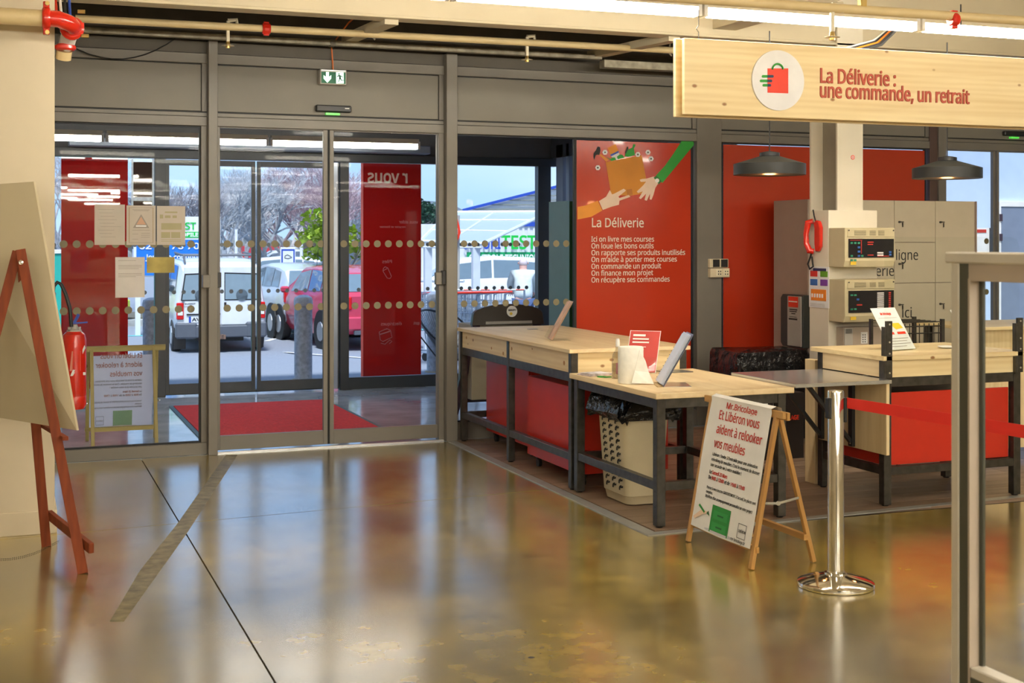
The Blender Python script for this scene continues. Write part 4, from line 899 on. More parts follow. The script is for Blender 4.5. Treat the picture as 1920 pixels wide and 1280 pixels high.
    pr('print_shadow', [(-.01+.15*math.cos(a), .112+.010*math.sin(a)) for a in [k*.5236 for k in range(12)]], mat('poster_shadow', (.55, .54, .58), .6), .0200)
    if not rear:
        pr('print_hand', [(-.29, .15), (-.22, .195), (-.15, .20), (-.16, .185), (-.20, .175), (-.27, .14)], SKIN); pr('print_brush', [(-.25, .215), (-.18, .185), (-.175, .195), (-.24, .225)], GT, .0212); pr('print_brush_tip', [(-.155, .19), (-.12, .18), (-.14, .205)], DG, .0212)
    for a, b, c, d in ((.175, .255, .20, .2025), (.175, .255, .13, .1325), (.175, .1775, .13, .2025), (.2525, .255, .13, .2025)): pr('print_border', [(a, c), (b, c), (b, d), (a, d)], KT)
    tx('LIBÉRON', .182, .160, .018, KT, .066); tx('mr-bricolage.fr', .12, .062+.045, .022, KT, .14)
    return t
PAPERT = mat('lobby_paper', (.62, .62, .72), .8)
_n, _l = PAPERT.node_tree.nodes, PAPERT.node_tree.links
_t = _n.new('ShaderNodeBsdfTranslucent'); _t.inputs[0].default_value = (.80, .82, .92, 1); _m = _n.new('ShaderNodeMixShader'); _m.inputs[0].default_value = .5
_l.new(_n['Principled BSDF'].outputs[0], _m.inputs[1]); _l.new(_t.outputs[0], _m.inputs[2]); _l.new(_m.outputs[0], _n['Material Output'].inputs[0])
a_board('pine A-board with a white furniture makeover poster beside the chrome post', (3.47, 6.125, 0), -math.pi/2, HONEY)
# in the lobby, seen from behind
a_board('pine A-board standing in the lobby behind the left glass, poster seen from its back', (.86, 11.42, 0), math.pi, STRAW, rear=True)

# ------------------------------------------------------------------ stanchions and belt
def stanchion(loc, label):
    t = thing('barrier_post', label, 'barrier post', loc, 0, 'chrome barrier posts', local=True)
    B().lathe((0, 0, .0), [(.18, .002), (.182, .012), (.180, .022), (.16, .032), (.10, .048), (.055, .058), (.052, .066), (.042, .068), (.0385, .075)], 48).build('base', CHROME, t, True)
    B().lathe((0, 0, .0), [(.0385, .07), (.0385, .925), (.036, .932), (.0, .934)], 32).build('pole', CHROME, t, True)
    B().box(.0375, .052, -.022, .022, .78, .90).box(-.05, -.0375, -.018, .018, .80, .90).build('belt_cassette', BLACK, t, bevel=.004)
    return t
stanchion((3.687, 5.385, 0), 'chrome barrier post with red belt in front of the A-board'); s2 = stanchion((4.02, 3.42, 0), 'chrome barrier post holding the other end of the red belt, right of the frame')
bl_ = thing('barrier_belt', 'red webbing belt stretched from the chrome post to the right', 'belt', (3.73, 5.36, .84))
B().prism([(3.735, 5.375, .848), (4.03, 3.46, .828), (4.03, 3.46, .884), (3.735, 5.375, .899)], (.002, 0, 0)).build('webbing', mat('red_webbing', (.72, .02, .01), .6), bl_)

# ------------------------------------------------------------------ easel and board
ez = thing('easel', 'dark red stained wooden easel at the left, seen from behind', 'easel', (.1, 7.3, 0))
apex = Vector((.045, 7.42, 1.585))
B().bar((.183, 7.585, 0), (.055, 7.47, 1.56), .05, .022, (0, -1, 0)).build('leg', MAHO, ez, bevel=.002)
B().bar((.338, 6.90, 0), (.05, 7.36, 1.60), .05, .022, (0, -1, 0)).build('leg', MAHO, ez, bevel=.002)
B().bar((-.36, 6.95, 0), (.035, 7.40, 1.59), .05, .022, (0, -1, 0)).build('leg', MAHO, ez, bevel=.002)
B().bar((.20, 7.60, .165), (.375, 6.86, .13), .026, .05).build('cross_rail', MAHO, ez, bevel=.002)
B().bar((.16, 7.60, .655), (.26, 7.02, .655), .03, .02).build('support_ledge', MAHO, ez, bevel=.002)
B().lathe((.052, 7.325, 1.535), [(.0, -.008), (.012, -.006), (.014, 0)], 12, 'Y').build('bolt', CHROME, ez)
bd = thing('display_board', 'large cream display board leaning on the easel, seen from its back', 'board', (.1, 7.6, .7))
# board polygon on its own leaning plane
q = [onY(65, 338, 7.55), onY(147, 808, 7.10), onY(25, 778, 7.62)]
A_, Bq, C_ = Vector((.118, 7.60, 1.965)), Vector((.318, 7.12, .68)), Vector((.02, 7.66, .71))
D_ = A_+(C_-Bq)*1.0
nrm = (Bq-A_).cross(C_-Bq).normalized(); nrm = nrm if nrm.y > 0 else -nrm
Dv = Vector((-.36, 7.80, 1.93))
B().prism([A_, Bq, C_, Vector((-.36, 7.84, .74)), Dv], nrm*.012).build('panel', mat('cream_foamboard', (.50, .425, .275), .7, var=.02), bd)
e1 = onZ(-10, 1050); ch = thing('ball_chain', 'thin ball chain lying on the floor below the easel', 'chain', (.1, 7.3, 0))
b_ = B(); pth = [onZ(x, y) for x, y in [(0, 1049), (20, 1048), (42, 1044), (62, 1038), (80, 1031), (98, 1021), (112, 1014)]]
for a, b in zip(pth[:-1], pth[1:]):
    for k in range(6):
        p = a.lerp(b, k/6); b_.lathe((p.x, p.y, .004), [(.0, -.003), (.0035, 0), (0, .003)], 5)
b_.build('links', STEEL, ch)['kind'] = 'stuff'
# ------------------------------------------------------------------ fire extinguisher
fe = thing('fire_extinguisher', 'red fire extinguisher hanging behind the display board', 'fire extinguisher', (.42, 10.0, .44))
B().lathe((.43, 10.02, .43), [(.03, 0), (.07, .012), (.083, .04), (.084, .10), (.082, .105), (.084, .11), (.084, .50), (.075, .545), (.04, .575), (.03, .58)], 28).build('cylinder', REDP, fe, True)
B().lathe((.43, 10.02, .985), [(.05, 0), (.052, .02), (.03, .03), (.02, .06)], 16).build('valve_collar', GREYP, fe, True)
for x in (.395, .465): B().lathe((x, 9.985, 1.01), [(.01, 0), (.01, .02)], 8).build('valve_bolt', STAIN, fe)
B().tube([(.41, 10.0, 1.03), (.40, 10.0, 1.16), (.37, 10.0, 1.27), (.34, 10.0, 1.335), (.315, 10.0, 1.35), (.29, 10.0, 1.32), (.275, 10.0, 1.2), (.27, 10.0, 1.0)], .013, 10).build('hose', BLACK, fe, True)
B().bar((.42, 10.0, 1.055), (.52, 10.0, 1.06), .016, .01).bar((.43, 10.0, 1.06), (.46, 10.0, 1.12), .02, .02).build('blue_lever', BLUEP, fe)
B().prism([(.395, 9.935, .72), (.47, 9.9455, .72), (.47, 9.9455, .86), (.41, 9.936, .86)], (0, .002, 0)).build('white_label', mat('faded_red_label', (.60, .18, .12), .5), fe)
B().prism([(.40, 9.933, .685), (.505, 9.968, .685), (.505, 9.968, .705), (.425, 9.935, .71), (.505, 9.966, .88), (.498, 9.962, .90), (.405, 9.933, .70)], (0, -.0015, 0)).build('triangle_print', WHITEC, fe)
B().box(.35, .51, 10.095, 10.11, .85, .95).build('wall_bracket', STEEL, fe)

# ------------------------------------------------------------------ foreground glazed screen
fg = thing('glazed_screen', 'pale framed glass screen standing in the right foreground', 'screen', (2.12, 2.6, 0))
fx = 2.09; FW = mat('warm_white_frame', (.62, .57, .48), .4)
B().box(fx, fx+.05, .6, onX(1770, 480, fx).y, 1.595, 1.622).build('top_cap', FW, fg, bevel=.004)
B().box(fx+.006, fx+.045, .6, onX(1797, 480, fx).y, 1.555, 1.595).build('top_rail', mat('beige_rail', (.48, .40, .32), .45), fg)
yy = [onX(q_, 600, fx).y for q_ in (1783, 1797, 1812)]; fd = onY(1835, 600, yy[2]).x-fx
B().box(fx, fx+fd, yy[1], yy[0], .012, 1.595).build('post', FW, fg, bevel=.002)
B().box(fx+.003, fx+fd, yy[2], yy[1], .012, 1.595).build('dark_seal', mat('olive_seal', (.07, .07, .05), .5), fg)
B().box(fx+.004, fx+fd, yy[2]-.006, yy[2], .012, 1.56).build('inner_face', mat('beige_rail', (.48, .40, .32), .45), fg)
B().box(fx+fd-.004, fx+fd+.006, yy[2]-.016, yy[2]-.006, .655, 1.56).build('dark_seal', MATS['olive_seal'], fg)
B().box(fx+.004, fx+.046, .6, 2.52, .63, .655).build('bottom_rail', FW, fg, bevel=.003)
B().box(fx+.006, fx+.044, .6, 2.53, .03, .63).build('kick_panel', mat('olive_seal', (.07, .07, .05), .5), fg)
B().box(fx+fd-.004, fx+fd, .6, yy[2]-.016, .655, 1.56).build('pane', GLASS, fg)
for y in (.7, 2.55): B().box(fx-.12, fx+.17, y-.02, y+.02, .0, .03).build('foot', mat('olive_seal', (.07, .07, .05), .5), fg)

# ------------------------------------------------------------------ entrance lobby
fv = struct('floor_lobby', 'pale grey polished lobby floor')
B().box(-2.0, 6.1, 10.36, 14.75, -.02, .0).build('floor_slab', mat('lobby_concrete', (.52, .58, .66), .14, var=.25, scale=2.5, coat=.4), fv)
B().box(1.5, 3.33, 10.395, 10.42, .0, .012).build('threshold_strip', mat('bright_threshold', (.75, .75, .75), .3, metal=.5), fv)
B().box(6.2, 14, 10.36, 16, -.02, 0).build('floor_slab', mat('lobby_concrete_grey', (.32, .34, .36), .3), fv)
mt_ = thing('door_mat', 'red entrance mat with dark rubber edge between the doors', 'mat', (1.5, 11.2, 0))
B().box(1.47, 3.06, 11.14, 13.50, .0005, .008).build('rubber_edge', mat('teal_rubber', (.03, .09, .09), .5), mt_)
B().box(1.51, 3.02, 11.18, 13.46, .008, .014).build('pile', mat('red_carpet_pile', (.72, .035, .035), .95, var=.16, scale=40, bump=.6), mt_)
cv = struct('ceiling_lobby', 'dark lobby ceiling')
B().box(-2.0, 6.1, 10.5, 14.9, 2.86, 2.95).build('ceiling_panel', mat('lobby_ceiling', (.20, .22, .235), .7), cv)
B().box(-2.0, 6.0, 11.0, 11.08, 2.66, 2.72).build('pale_rail', LIGHTALU, cv)
B().box(.55, 4.35, 14.05, 14.25, 2.60, 2.69).build('air_duct', mat('blue_grey_duct', (.22, .26, .33), .35, metal=.3), cv, bevel=.01)
wv = struct('wall_lobby', 'lobby side walls and dark framed outer glazing')
B().box(-2.1, -2.0, 10.5, 14.5, 0, 2.95).build('side_wall', WALLC, wv)
YO = 14.4
B().box(-2.0, 6.0, YO-.04, YO+.08, 2.51, 2.60).build('outer_head', OUTF, wv, bevel=.003); B().box(-2.0, 6.0, YO-.02, YO+.1, 2.60, 3.35).build('outer_fascia', mat('outer_fascia_grey', (.12, .12, .12), .6), wv)
for a, b in ((.30, .36), (1.42, 1.53), (3.40, 3.50), (5.75, 5.91)): B().box(a, b, YO-.05, YO+.06, 0, 2.51).build('outer_post', OUTF, wv, bevel=.003)
B().box(-2.0, 1.42, YO-.03, YO+.04, 0, .10).box(3.50, 5.75, YO-.03, YO+.04, 0, .13).build('outer_sill', OUTF, wv, bevel=.002)
for a, b in ((14.02, 14.22), (13.84, 13.93)): B().box(5.92, 6.0, a, b, 0, 2.75).build('side_post', mat('blue_grey_post', (.26, .30, .36), .4), wv, bevel=.003)
B().box(5.92, 6.0, 10.6, 14.4, 2.60, 2.95).box(5.92, 6.0, 10.6, 14.4, 0, .12).build('side_rail', OUTF, wv)
w5 = struct('window_5', 'outer glazing left of the outer doors'); B().box(-2, 1.42, YO-.003, YO+.003, .10, 2.51).build('pane', GLASS2, w5)
w6 = struct('window_6', 'outer glazing right of the outer doors'); B().box(3.50, 5.75, YO-.003, YO+.003, .13, 2.51).build('pane', GLASS2, w6)
w7 = struct('window_7', 'side glazing of the lobby'); B().box(5.95, 5.955, 10.7, 13.84, .12, 2.6).build('pane', GLASS2, w7)
d3 = struct('door_3', 'dark framed outer sliding doors')
for a, b in ((1.53, 2.475), (2.495, 3.395)):
    f = B().box(a, a+.04, YO-.02, YO+.02, .02, 2.50).box(b-.04, b, YO-.02, YO+.02, .02, 2.50).box(a+.04, b-.04, YO-.02, YO+.02, .02, .13).box(a+.04, b-.04, YO-.02, YO+.02, 2.44, 2.50).build('sliding_leaf', OUTF, d3, bevel=.002)
    B().box(a+.04, b-.04, YO-.003, YO+.003, .13, 2.44).build('pane', GLASS2, f)
B().box(3.30, 3.37, YO-.06, YO-.03, .02, 2.5).build('pale_stile', LIGHTALU, d3)
for par, a, b in ((w5, .4, 1.4), (d3, 1.58, 2.43), (d3, 2.54, 3.3), (w6, 3.55, 5.70)): dots(par, a, b, YO-.0075-10.42+10.42, (1.60, 1.10), .1, DM2, .02)
REDO = mat('red_banner_vinyl', (.34, .010, .010), .012, spec=.8, var=.03)
b1 = thing('window_banner', 'plain red banner on the outer window at the far left, streaked with light reflections', 'banner', (.49, YO, 0)); B().box(.49, 1.15, YO-.012, YO-.006, .11, 2.505).build('banner_sheet', REDO, b1)
b2 = thing('window_banner', 'red banner with mirrored pale lettering on the outer window right of the doors', 'banner', (3.67, YO, 0))
B().box(3.645, 3.67, YO-.012, YO-.006, .135, 2.505).build('banner_edge', mat('pink_edge', (.75, .18, .20), .3), b2)
B().box(3.67, 4.34, YO-.012, YO-.006, .135, 2.505).build('banner_sheet', REDO, b2)
PK = mat('pale_pink_print', (.62, .42, .36), .5); PK2 = mat('mauve_print', (.55, .20, .22), .5)
text('lettering', 'r vous', backM(onY(765, 345, YO).x, YO-.0135, onY(765, 343, YO).z), .19, PK, b2, .46, bold=.006)
for s, px, py, sz, w in (('vous aider', 783, 419, .05, .22), ('recycler et Donner', 760, 427, .03, .3), ('Piles', 735, 493, .05, .11), ('électriques', 753, 609, .05, .24), ('appareils', 786, 608, .05, .07)):
    p = onY(px, py, YO); text('lettering', s, backM(p.x, YO-.0135, p.z), sz, PK2, b2, w)
def oln(pts, close=True, r=.0035):
    P = [onY(x, y, YO-.014) for x, y in pts]; P = P+[P[0]] if close else P; B().tube(P, r, 4).build('pictogram_line', PK2, b2)
oln([(719, 503), (722, 500), (727, 502), (734, 518), (731, 522), (726, 521), (718, 508)]); oln([(719, 507), (726, 503)], False)
oln([(711, 622), (726, 616), (732, 619), (735, 632), (718, 640), (713, 637)]); oln([(712, 627), (731, 621)], False, .006); oln([(714, 643), (722, 645), (731, 637), (735, 640), (730, 644)], False)
b3 = thing('poster_frame', 'tall narrow dark double poster beside the red banner at the left', 'poster', (1.19, YO, 0))
for z0, z1 in ((2.10, 2.47), (1.64, 2.06)): B().box(1.205, 1.395, YO-.014, YO-.006, z0, z1).build('dark_sheet', mat('dark_brown_poster', (.055, .035, .03), .015), b3)
B().box(1.185, 1.205, YO-.012, YO-.004, 1.62, 2.50).box(1.395, 1.415, YO-.012, YO-.004, 1.62, 2.50).box(1.205, 1.395, YO-.012, YO-.004, 2.06, 2.10).build('frosted_frame', mat('frosted_white', (.62, .74, .88), .5, var=.2, scale=30), b3)
gb = thing('green_cabinet', 'tall green glass sided cabinet standing in the lobby behind the counter', 'cabinet', (4.9, 11.6, 0))
gx = onY(1068, 450, 11.6).x; gy = onX(1030, 450, gx).y
B().box(gx-.004, gx, 11.6, gy, .02, 2.025).build('side_glass', mat('teal_glass_panel', (.16, .33, .32), .3), gb)
B().box(gx+.002, gx+.55, 11.602, gy, .02, 2.02).build('cabinet_body', mat('bottle_green', (.012, .075, .025), .3), gb, bevel=.004)
# collection bin
rb = thing('collection_bin', 'dark arched top recycling bin with round white sticker behind the counter', 'bin', (4.35, 11.7, 0))
ar = [(3.99, .86)]+[(4.35+.345*math.cos(a), .96+.095*math.sin(a)) for a in [math.pi-math.pi*k/12 for k in range(13)]]+[(4.71, .86)]
BRN = mat('brown_black_plastic', (.045, .037, .03), .3)
B().prism([(x, 11.60, z) for x, z in ar], (0, .06, 0)).build('arched_header', BRN, rb, bevel=.004)
B().box(4.12, 4.58, 11.585, 11.60, .87, .895).build('slot_plate', mat('grey_slot', (.32, .30, .27), .4), rb)
dcz = onY(960, 585, 11.59); B().lathe((dcz.x, 11.592, .985), [(.052, -.003), (.052, .003)], 24, 'Y').build('round_sticker', WHITEC, rb)
text('lettering', 'REKUPO', faceM(dcz.x-.038, 11.585, .99), .022, TXTK, rb, .076, bold=.001); B().lathe((dcz.x-.01, 11.587, .965), [(.014, -.002), (.014, .001)], 10, 'Y').build('sticker_logo', mat('sticker_yellow', (.75, .50, .04), .5), rb)
for s in (-1, 1):
    B().bar((4.35+s*.30, 11.64, .90), (4.35+s*.42, 11.95, .004), .07, .04, (0, 1, 0)).build('leg', mat('plum_brown', (.05, .025, .035), .35), rb)
B().box(4.02, 4.68, 11.70, 12.1, .16, .86).build('bin_body', mat('kraft_beige', (.36, .30, .20), .6), rb, bevel=.006); B().box(3.96, 4.74, 11.86, 11.90, .12, .18).build('cross_rail', mat('plum_brown', (.05, .025, .035), .35), rb)
# second airlock seen through door_2
wd = struct('wall_airlock', 'pale blue side room beyond the right hand doors')
PB_ = mat('pale_blue_paint', (.55, .68, .86), .6, var=.03)
B().box(7.0, 14, 13.6, 13.7, 0, 3.3).build('back_wall', PB_, wd); B().box(6.1, 6.2, 10.6, 13.7, 0, 2.95).build('side_wall', PB_, wd)
a = onY(1868, 378, 13.58); B().box(a.x, a.x+.06, 13.56, 13.60, 0, a.z).box(a.x+.06, 13.5, 13.56, 13.60, a.z-.06, a.z).build('door_frame', WHITEC, wd); B().box(a.x+.06, 13.4, 13.57, 13.595, 0, a.z-.06).build('inner_door', mat('slate_blue_door', (.20, .24, .32), .4), wd)
for z in (1.95, 1.70): B().box(a.x+.03, a.x+.075, 13.55, 13.56, z-.06, z+.03).build('hinge', mat('plum_brown', (.05, .025, .035), .35), wd)
np_ = thing('information_poster', 'white poster with red heading on the pale wall beyond the right doors', 'poster', (11, 13.5, 1.4))
a, b = onY(1826, 427, 13.5), onY(1855, 480, 13.5); B().box(a.x, b.x, 13.5, 13.51, b.z, a.z).build('sheet', WHITEC, np_); B().box(a.x, b.x-.05, 13.495, 13.50, a.z-.06, a.z-.02).build('heading_print', TXTR, np_); B().box(b.x, b.x+.05, 13.48, 13.52, b.z, a.z).build('dark_edge', OUTF, np_)

# ------------------------------------------------------------------ outdoors: ground
def gz(y): return 0.0 if y < 16 else (-.045*(y-16) if y < 22.5 else -.2925)
og = struct('ground', 'grey asphalt car park')
ASP = mat('asphalt', (.24, .262, .305), .8, var=.28, scale=60, bump=.3)
gm = B(); ys = [14.7, 16, 22.5, 250]
for a, b in zip(ys[:-1], ys[1:]): gm.add([(-120, a, gz(a)), (160, a, gz(a)), (160, b, gz(b)), (-120, b, gz(b))], [(0, 1, 2, 3)])
gm.box(-120, 160, 14.5, 14.7, -.02, 0).build('asphalt_surface', ASP, og)
def stripe(p, q, w, m, name='painted_line'):
    a, b = [Vector((v[0], v[1], gz(v[1])+.006)) for v in (p, q)]; n = (b-a).cross(Vector((0, 0, 1))).normalized()*w/2
    B().add([a-n, a+n, b+n, b-n], [(0, 1, 2, 3)]).build(name, m, og)
WL = mat('white_road_paint', (.75, .75, .75), .6); CY = mat('turquoise_road_paint', (.10, .50, .52), .6)
stripe((4.45, 22.9), (5.3, 19.4), .10, WL); stripe((4.6, 25.5), (6.4, 29.5), .12, WL); stripe((0, 28.0), (9, 27.6), .22, CY); stripe((1.2, 22.9), (.6, 19.5), .10, WL); stripe((7.6, 23), (8.1, 19), .10, WL)
kb = thing('kerb', 'low stone kerb with rough planting strip across the car park', 'kerb', (0, 31, -.3)); B().box(-30, 60, 31, 31.4, -.3, -.15).build('kerb_stone', mat('kerb_grey', (.4, .4, .38), .8, var=.2), kb); B().box(-30, 60, 31.4, 34, -.3, -.12).build('verge', mat('verge_dirt', (.12, .11, .08), .9, var=.4, scale=6), kb)

# bollards
def bollard(x, y, label):
    t = thing('bollard', label, 'bollard', (x, y, gz(y)), 0, 'galvanised bollards', local=True)
    B().lathe((0, 0, 0), [(.105, 0), (.105, .88), (.112, .89), (.112, .93), (.10, .975), (.05, 1.0), (.0, 1.005)], 28).build('steel_tube', mat('galvanised_dull', (.42, .46, .52), .6, metal=.1, var=.25, scale=24, bump=.15), t, True)
    B().lathe((0, 0, 0), [(.14, -.01), (.13, .012), (.106, .02)], 20).build('sandy_collar', mat('sandy_dirt', (.36, .30, .22), .9), t)
    B().lathe((0, 0, .0), [(.1075, .86), (.1075, .875)], 24).build('weld_ring', mat('weld_grey', (.22, .24, .27), .5), t)
bollard(3.24, 15.55, 'galvanised bollard outside, between the two outer door leaves'); bollard(1.50, 15.45, 'galvanised bollard outside, behind the left notices'); bollard(4.98, 15.9, 'galvanised bollard outside, behind the string chair')

# ------------------------------------------------------------------ cars
GLC = mat('car_glass', (.16, .22, .26), .06, coat=.5); TYR = mat('tyre_rubber', (.02, .02, .022), .7); BMP = mat('grey_bumper', (.10, .11, .13), .55)
ALW = mat('alloy_wheel', (.55, .56, .58), .3, metal=.7); LRED = mat('tail_lamp_red', (.65, .01, .01), .15); PLT = mat('plate_white', (.80, .80, .78), .4)
def wheel(t, x, y, r, s, parts=True):
    w = B().lathe((x, y, r), [(r*.62, -.09), (r*.95, -.09), (r, -.06), (r, .06), (r*.95, .09), (r*.62, .09)], 24, 'X').build('tyre', TYR, t, True)
    h = B().lathe((x+s*.075, y, r), [(r*.60, -.01), (r*.64, .01), (r*.6, .012), (r*.55, -.03)], 20, 'X')
    for k in range(6):
        a = k*math.pi/3+.3; h.bar((x+s*.075, y, r), (x+s*.075, y+math.cos(a)*r*.58, r+math.sin(a)*r*.58), .02, .035, (1, 0, 0))
    h.lathe((x+s*.08, y, r), [(.05, -.01), (.04, .012)], 10, 'X'); h.build('wheel_rim', ALW, w)
    B().lathe((x+s*.03, y, r), [(r*.6, -.0), (0, .001)], 16, 'X').build('hub_shadow', DARK, w)
def carbody(t, st, paint, tumble=.82, bumper=BMP):
    """st: stations (y, z_low, z_belt, z_roof, half_width)"""
    rings = []
    for (y, zl, zb, zr, w) in st:
        wr = w*(tumble if zr > zb+.05 else .96); e = max(zr-zb, .02)
        half = [(w*.86, zl), (w*.97, zl+(zb-zl)*.18), (w, zl+(zb-zl)*.5), (w*.985, zl+(zb-zl)*.85), (w*.95, zb), (wr*1.0, zb+e*.88), (wr*.90, zb+e*.98), (wr*.5, zr)]
        rings.append([Vector((x, y, z)) for x, z in half]+[Vector((-x, y, z)) for x, z in reversed(half)])
    loft(rings, True, True).build('body', paint, t, True)
def sideglass(t, st, y0, y1, f0=.12, f1=.84, tumble=.82, sl0=0, sl1=0):
    def P(y, f, s, o=.012):
        for a, b in zip(st[:-1], st[1:]):
            if a[0] <= y <= b[0]:
                k = (y-a[0])/(b[0]-a[0]); zb, zr, w = [a[i]+(b[i]-a[i])*k for i in (2, 3, 4)]
                return Vector((s*(w*.95+(w*tumble-w*.95)*f/.88+o), y, zb+(zr-zb)*f))
        return Vector((0, y, 0))
    for s in (-1, 1):
        q = [P(y0, f0, s), P(y1, f0, s), P(y1-sl1, f1, s), P(y0+sl0, f1, s)]
        B().prism(q, (-s*.004, 0, 0)).build('side_window', GLC, t)
def hatch(name, label, loc, rz, paint, plate='', detail=True, L=4.1, Hs=1.0):
    t = thing(name, label, 'car', loc, rz, 'parked cars', local=True); w = .84
    st = [(0, .35, .92, .95, w*.90), (.06, .30, .95, 1.02, w*.94), (.35, .26, .98, 1.36, w*.97), (.7, .24, .98, 1.44, w), (1.6, .22, .96, 1.48, w), (2.3, .22, .95, 1.43, w), (2.75, .22, .94, 1.20, w), (3.1, .22, .93, .98, w*.99), (3.7, .25, .84, .86, w*.95), (4.0, .30, .70, .72, w*.82), (4.1, .36, .60, .62, w*.7)]
    st = [(y*L/4.1, a*Hs, b*Hs, c*Hs, d) for y, a, b, c, d in st]
    carbody(t, st, paint)
    k = L/4.1
    sideglass(t, st, .45*k, .92*k, .10, .80, sl0=.1); sideglass(t, st, .97*k, 1.65*k, .10, .84); sideglass(t, st, 1.70*k, 2.70*k, .10, .84, sl1=.32)
    B().prism([(-w*.80, .075, 1.03*Hs), (w*.80, .075, 1.03*Hs), (w*.70, .33, 1.33*Hs), (-w*.70, .33, 1.33*Hs)], (0, -.012, .008)).build('rear_window', GLC, t)
    B().prism([(-w*.80, 3.02*k, 1.02*Hs), (w*.80, 3.02*k, 1.02*Hs), (w*.68, 2.40*k, 1.40*Hs), (-w*.68, 2.40*k, 1.40*Hs)], (0, .01, .02)).build('windscreen', GLC, t)
    for s in (-1, 1):
        B().box(min(s*w*.64, s*w*.93), max(s*w*.64, s*w*.93), -.02, .10, .72*Hs, .95*Hs).build('tail_lamp', LRED, t, bevel=.02)
        for y in (.72*k, 3.28*k):
            wheel(t, s*(w-.06), y, .31, s)
            B().lathe((s*(w+.004), y, .33), [(.37, -.03), (.37, .004)], 20, 'X').build('wheel_arch', DARK, t)
        B().box(min(s*(w+.01), s*(w+.17)), max(s*(w+.01), s*(w+.17)), 2.62*k, 2.74*k, .94*Hs, 1.06*Hs).build('door_mirror', paint, t, bevel=.03)
        B().box(min(s*(w-.005), s*(w+.006)), max(s*(w-.005), s*(w+.006)), .95*k, 2.9*k, .52*Hs, .56*Hs).build('side_strip', paint, t)
    B().box(-w*.95, w*.95, -.06, .06, .36*Hs, .60*Hs).build('rear_bumper', paint, t, bevel=.03)
    B().box(-w*.6, w*.6, -.05, .02, .28*Hs, .36*Hs).build('lower_valance', BMP, t, bevel=.01)
    if plate:
        B().box(-.26, .26, -.072, -.062, .43, .54).build('number_plate', PLT, t); B().box(-.26, -.22, -.075, -.07, .43, .54).build('plate_band', BLUEP, t)
        text('lettering', plate, frame3((-.20, -.0735, .455), (1, 0, 0), (0, 0, 1)), .085, TXTK, t, .42, bold=.003)
    B().tube([(0, .45, 1.40*Hs), (0, .35, 1.75*Hs)], .005, 5).build('aerial', BLACK, t)
    return t
PR = mat('raspberry_paint', (.55, .045, .09), .25, coat=.6); PS = mat('silver_paint', (.62, .66, .70), .25, metal=.2, coat=.5); PW = mat('white_car_paint', (.78, .79, .80), .3, coat=.4); PG = mat('graphite_paint', (.16, .19, .24), .3, coat=.4)
hatch('hatchback', 'raspberry red hatchback parked right of the centre bollard', (6.12, 22.75, -.29), math.radians(6), PR, 'AQ-816')
hatch('hatchback', 'silver hatchback mostly hidden behind the red car', (5.75, 25.7, -.29), math.radians(4), PS)
hatch('hatchback', 'white car parked sideways, farther row, seen over the bollard', (12.9, 56, -.29), math.radians(84), PW, L=4.4, Hs=1.05)
hatch('hatchback', 'small white car with green door sticker, nearer row beyond the van', (9.2, 40.5, -.29), math.radians(84), PW, L=3.6, Hs=.98)
hatch('hatchback', 'dark car between the two white cars', (11.2, 47.5, -.29), math.radians(84), PG, L=4.2)
hatch('hatchback', 'white car beyond the trolleys in front of the test centre', (12.4, 29.6, -.29), math.radians(80), PW, L=4.3, Hs=1.06)
hatch('hatchback', 'yellow green car glimpsed left of the van', (2.1, 30.5, -.29), math.radians(60), mat('lime_paint', (.62, .70, .02), .3, coat=.3), L=3.8)
# white van seen from the rear
vn = thing('small_van', 'white small van with roof rack and twin rear doors, seen from behind', 'van', (3.42, 23.3, -.29), math.radians(-1.5), local=True); vn.scale = (.92, .95, .93)
w = .86; VH = 1.70
st = [(0, .42, .98, 1.58, w*.95), (.08, .36, .99, 1.68, w*.98), (.35, .34, 1.0, 1.72, w), (1.7, .32, 1.0, 1.74, w), (2.5, .32, .98, 1.66, w), (2.95, .32, .97, 1.25, w), (3.2, .34, .95, 1.0, w*.98), (3.8, .38, .86, .88, w*.9), (4.05, .42, .6, .62, w*.8)]
carbody(vn, st, PW, .86); sideglass(vn, st, 1.75, 2.7, tumble=.86, sl1=.3); sideglass(vn, st, .4, 1.6, tumble=.86)
B().box(-w*.80, -.004, -.035, .02, .50, 1.60).build('rear_door', PW, vn, bevel=.02); B().box(.004, w*.80, -.035, .02, .50, 1.60).build('rear_door', PW, vn, bevel=.02)
GV = mat('van_window', (.28, .36, .40), .08, coat=.5)
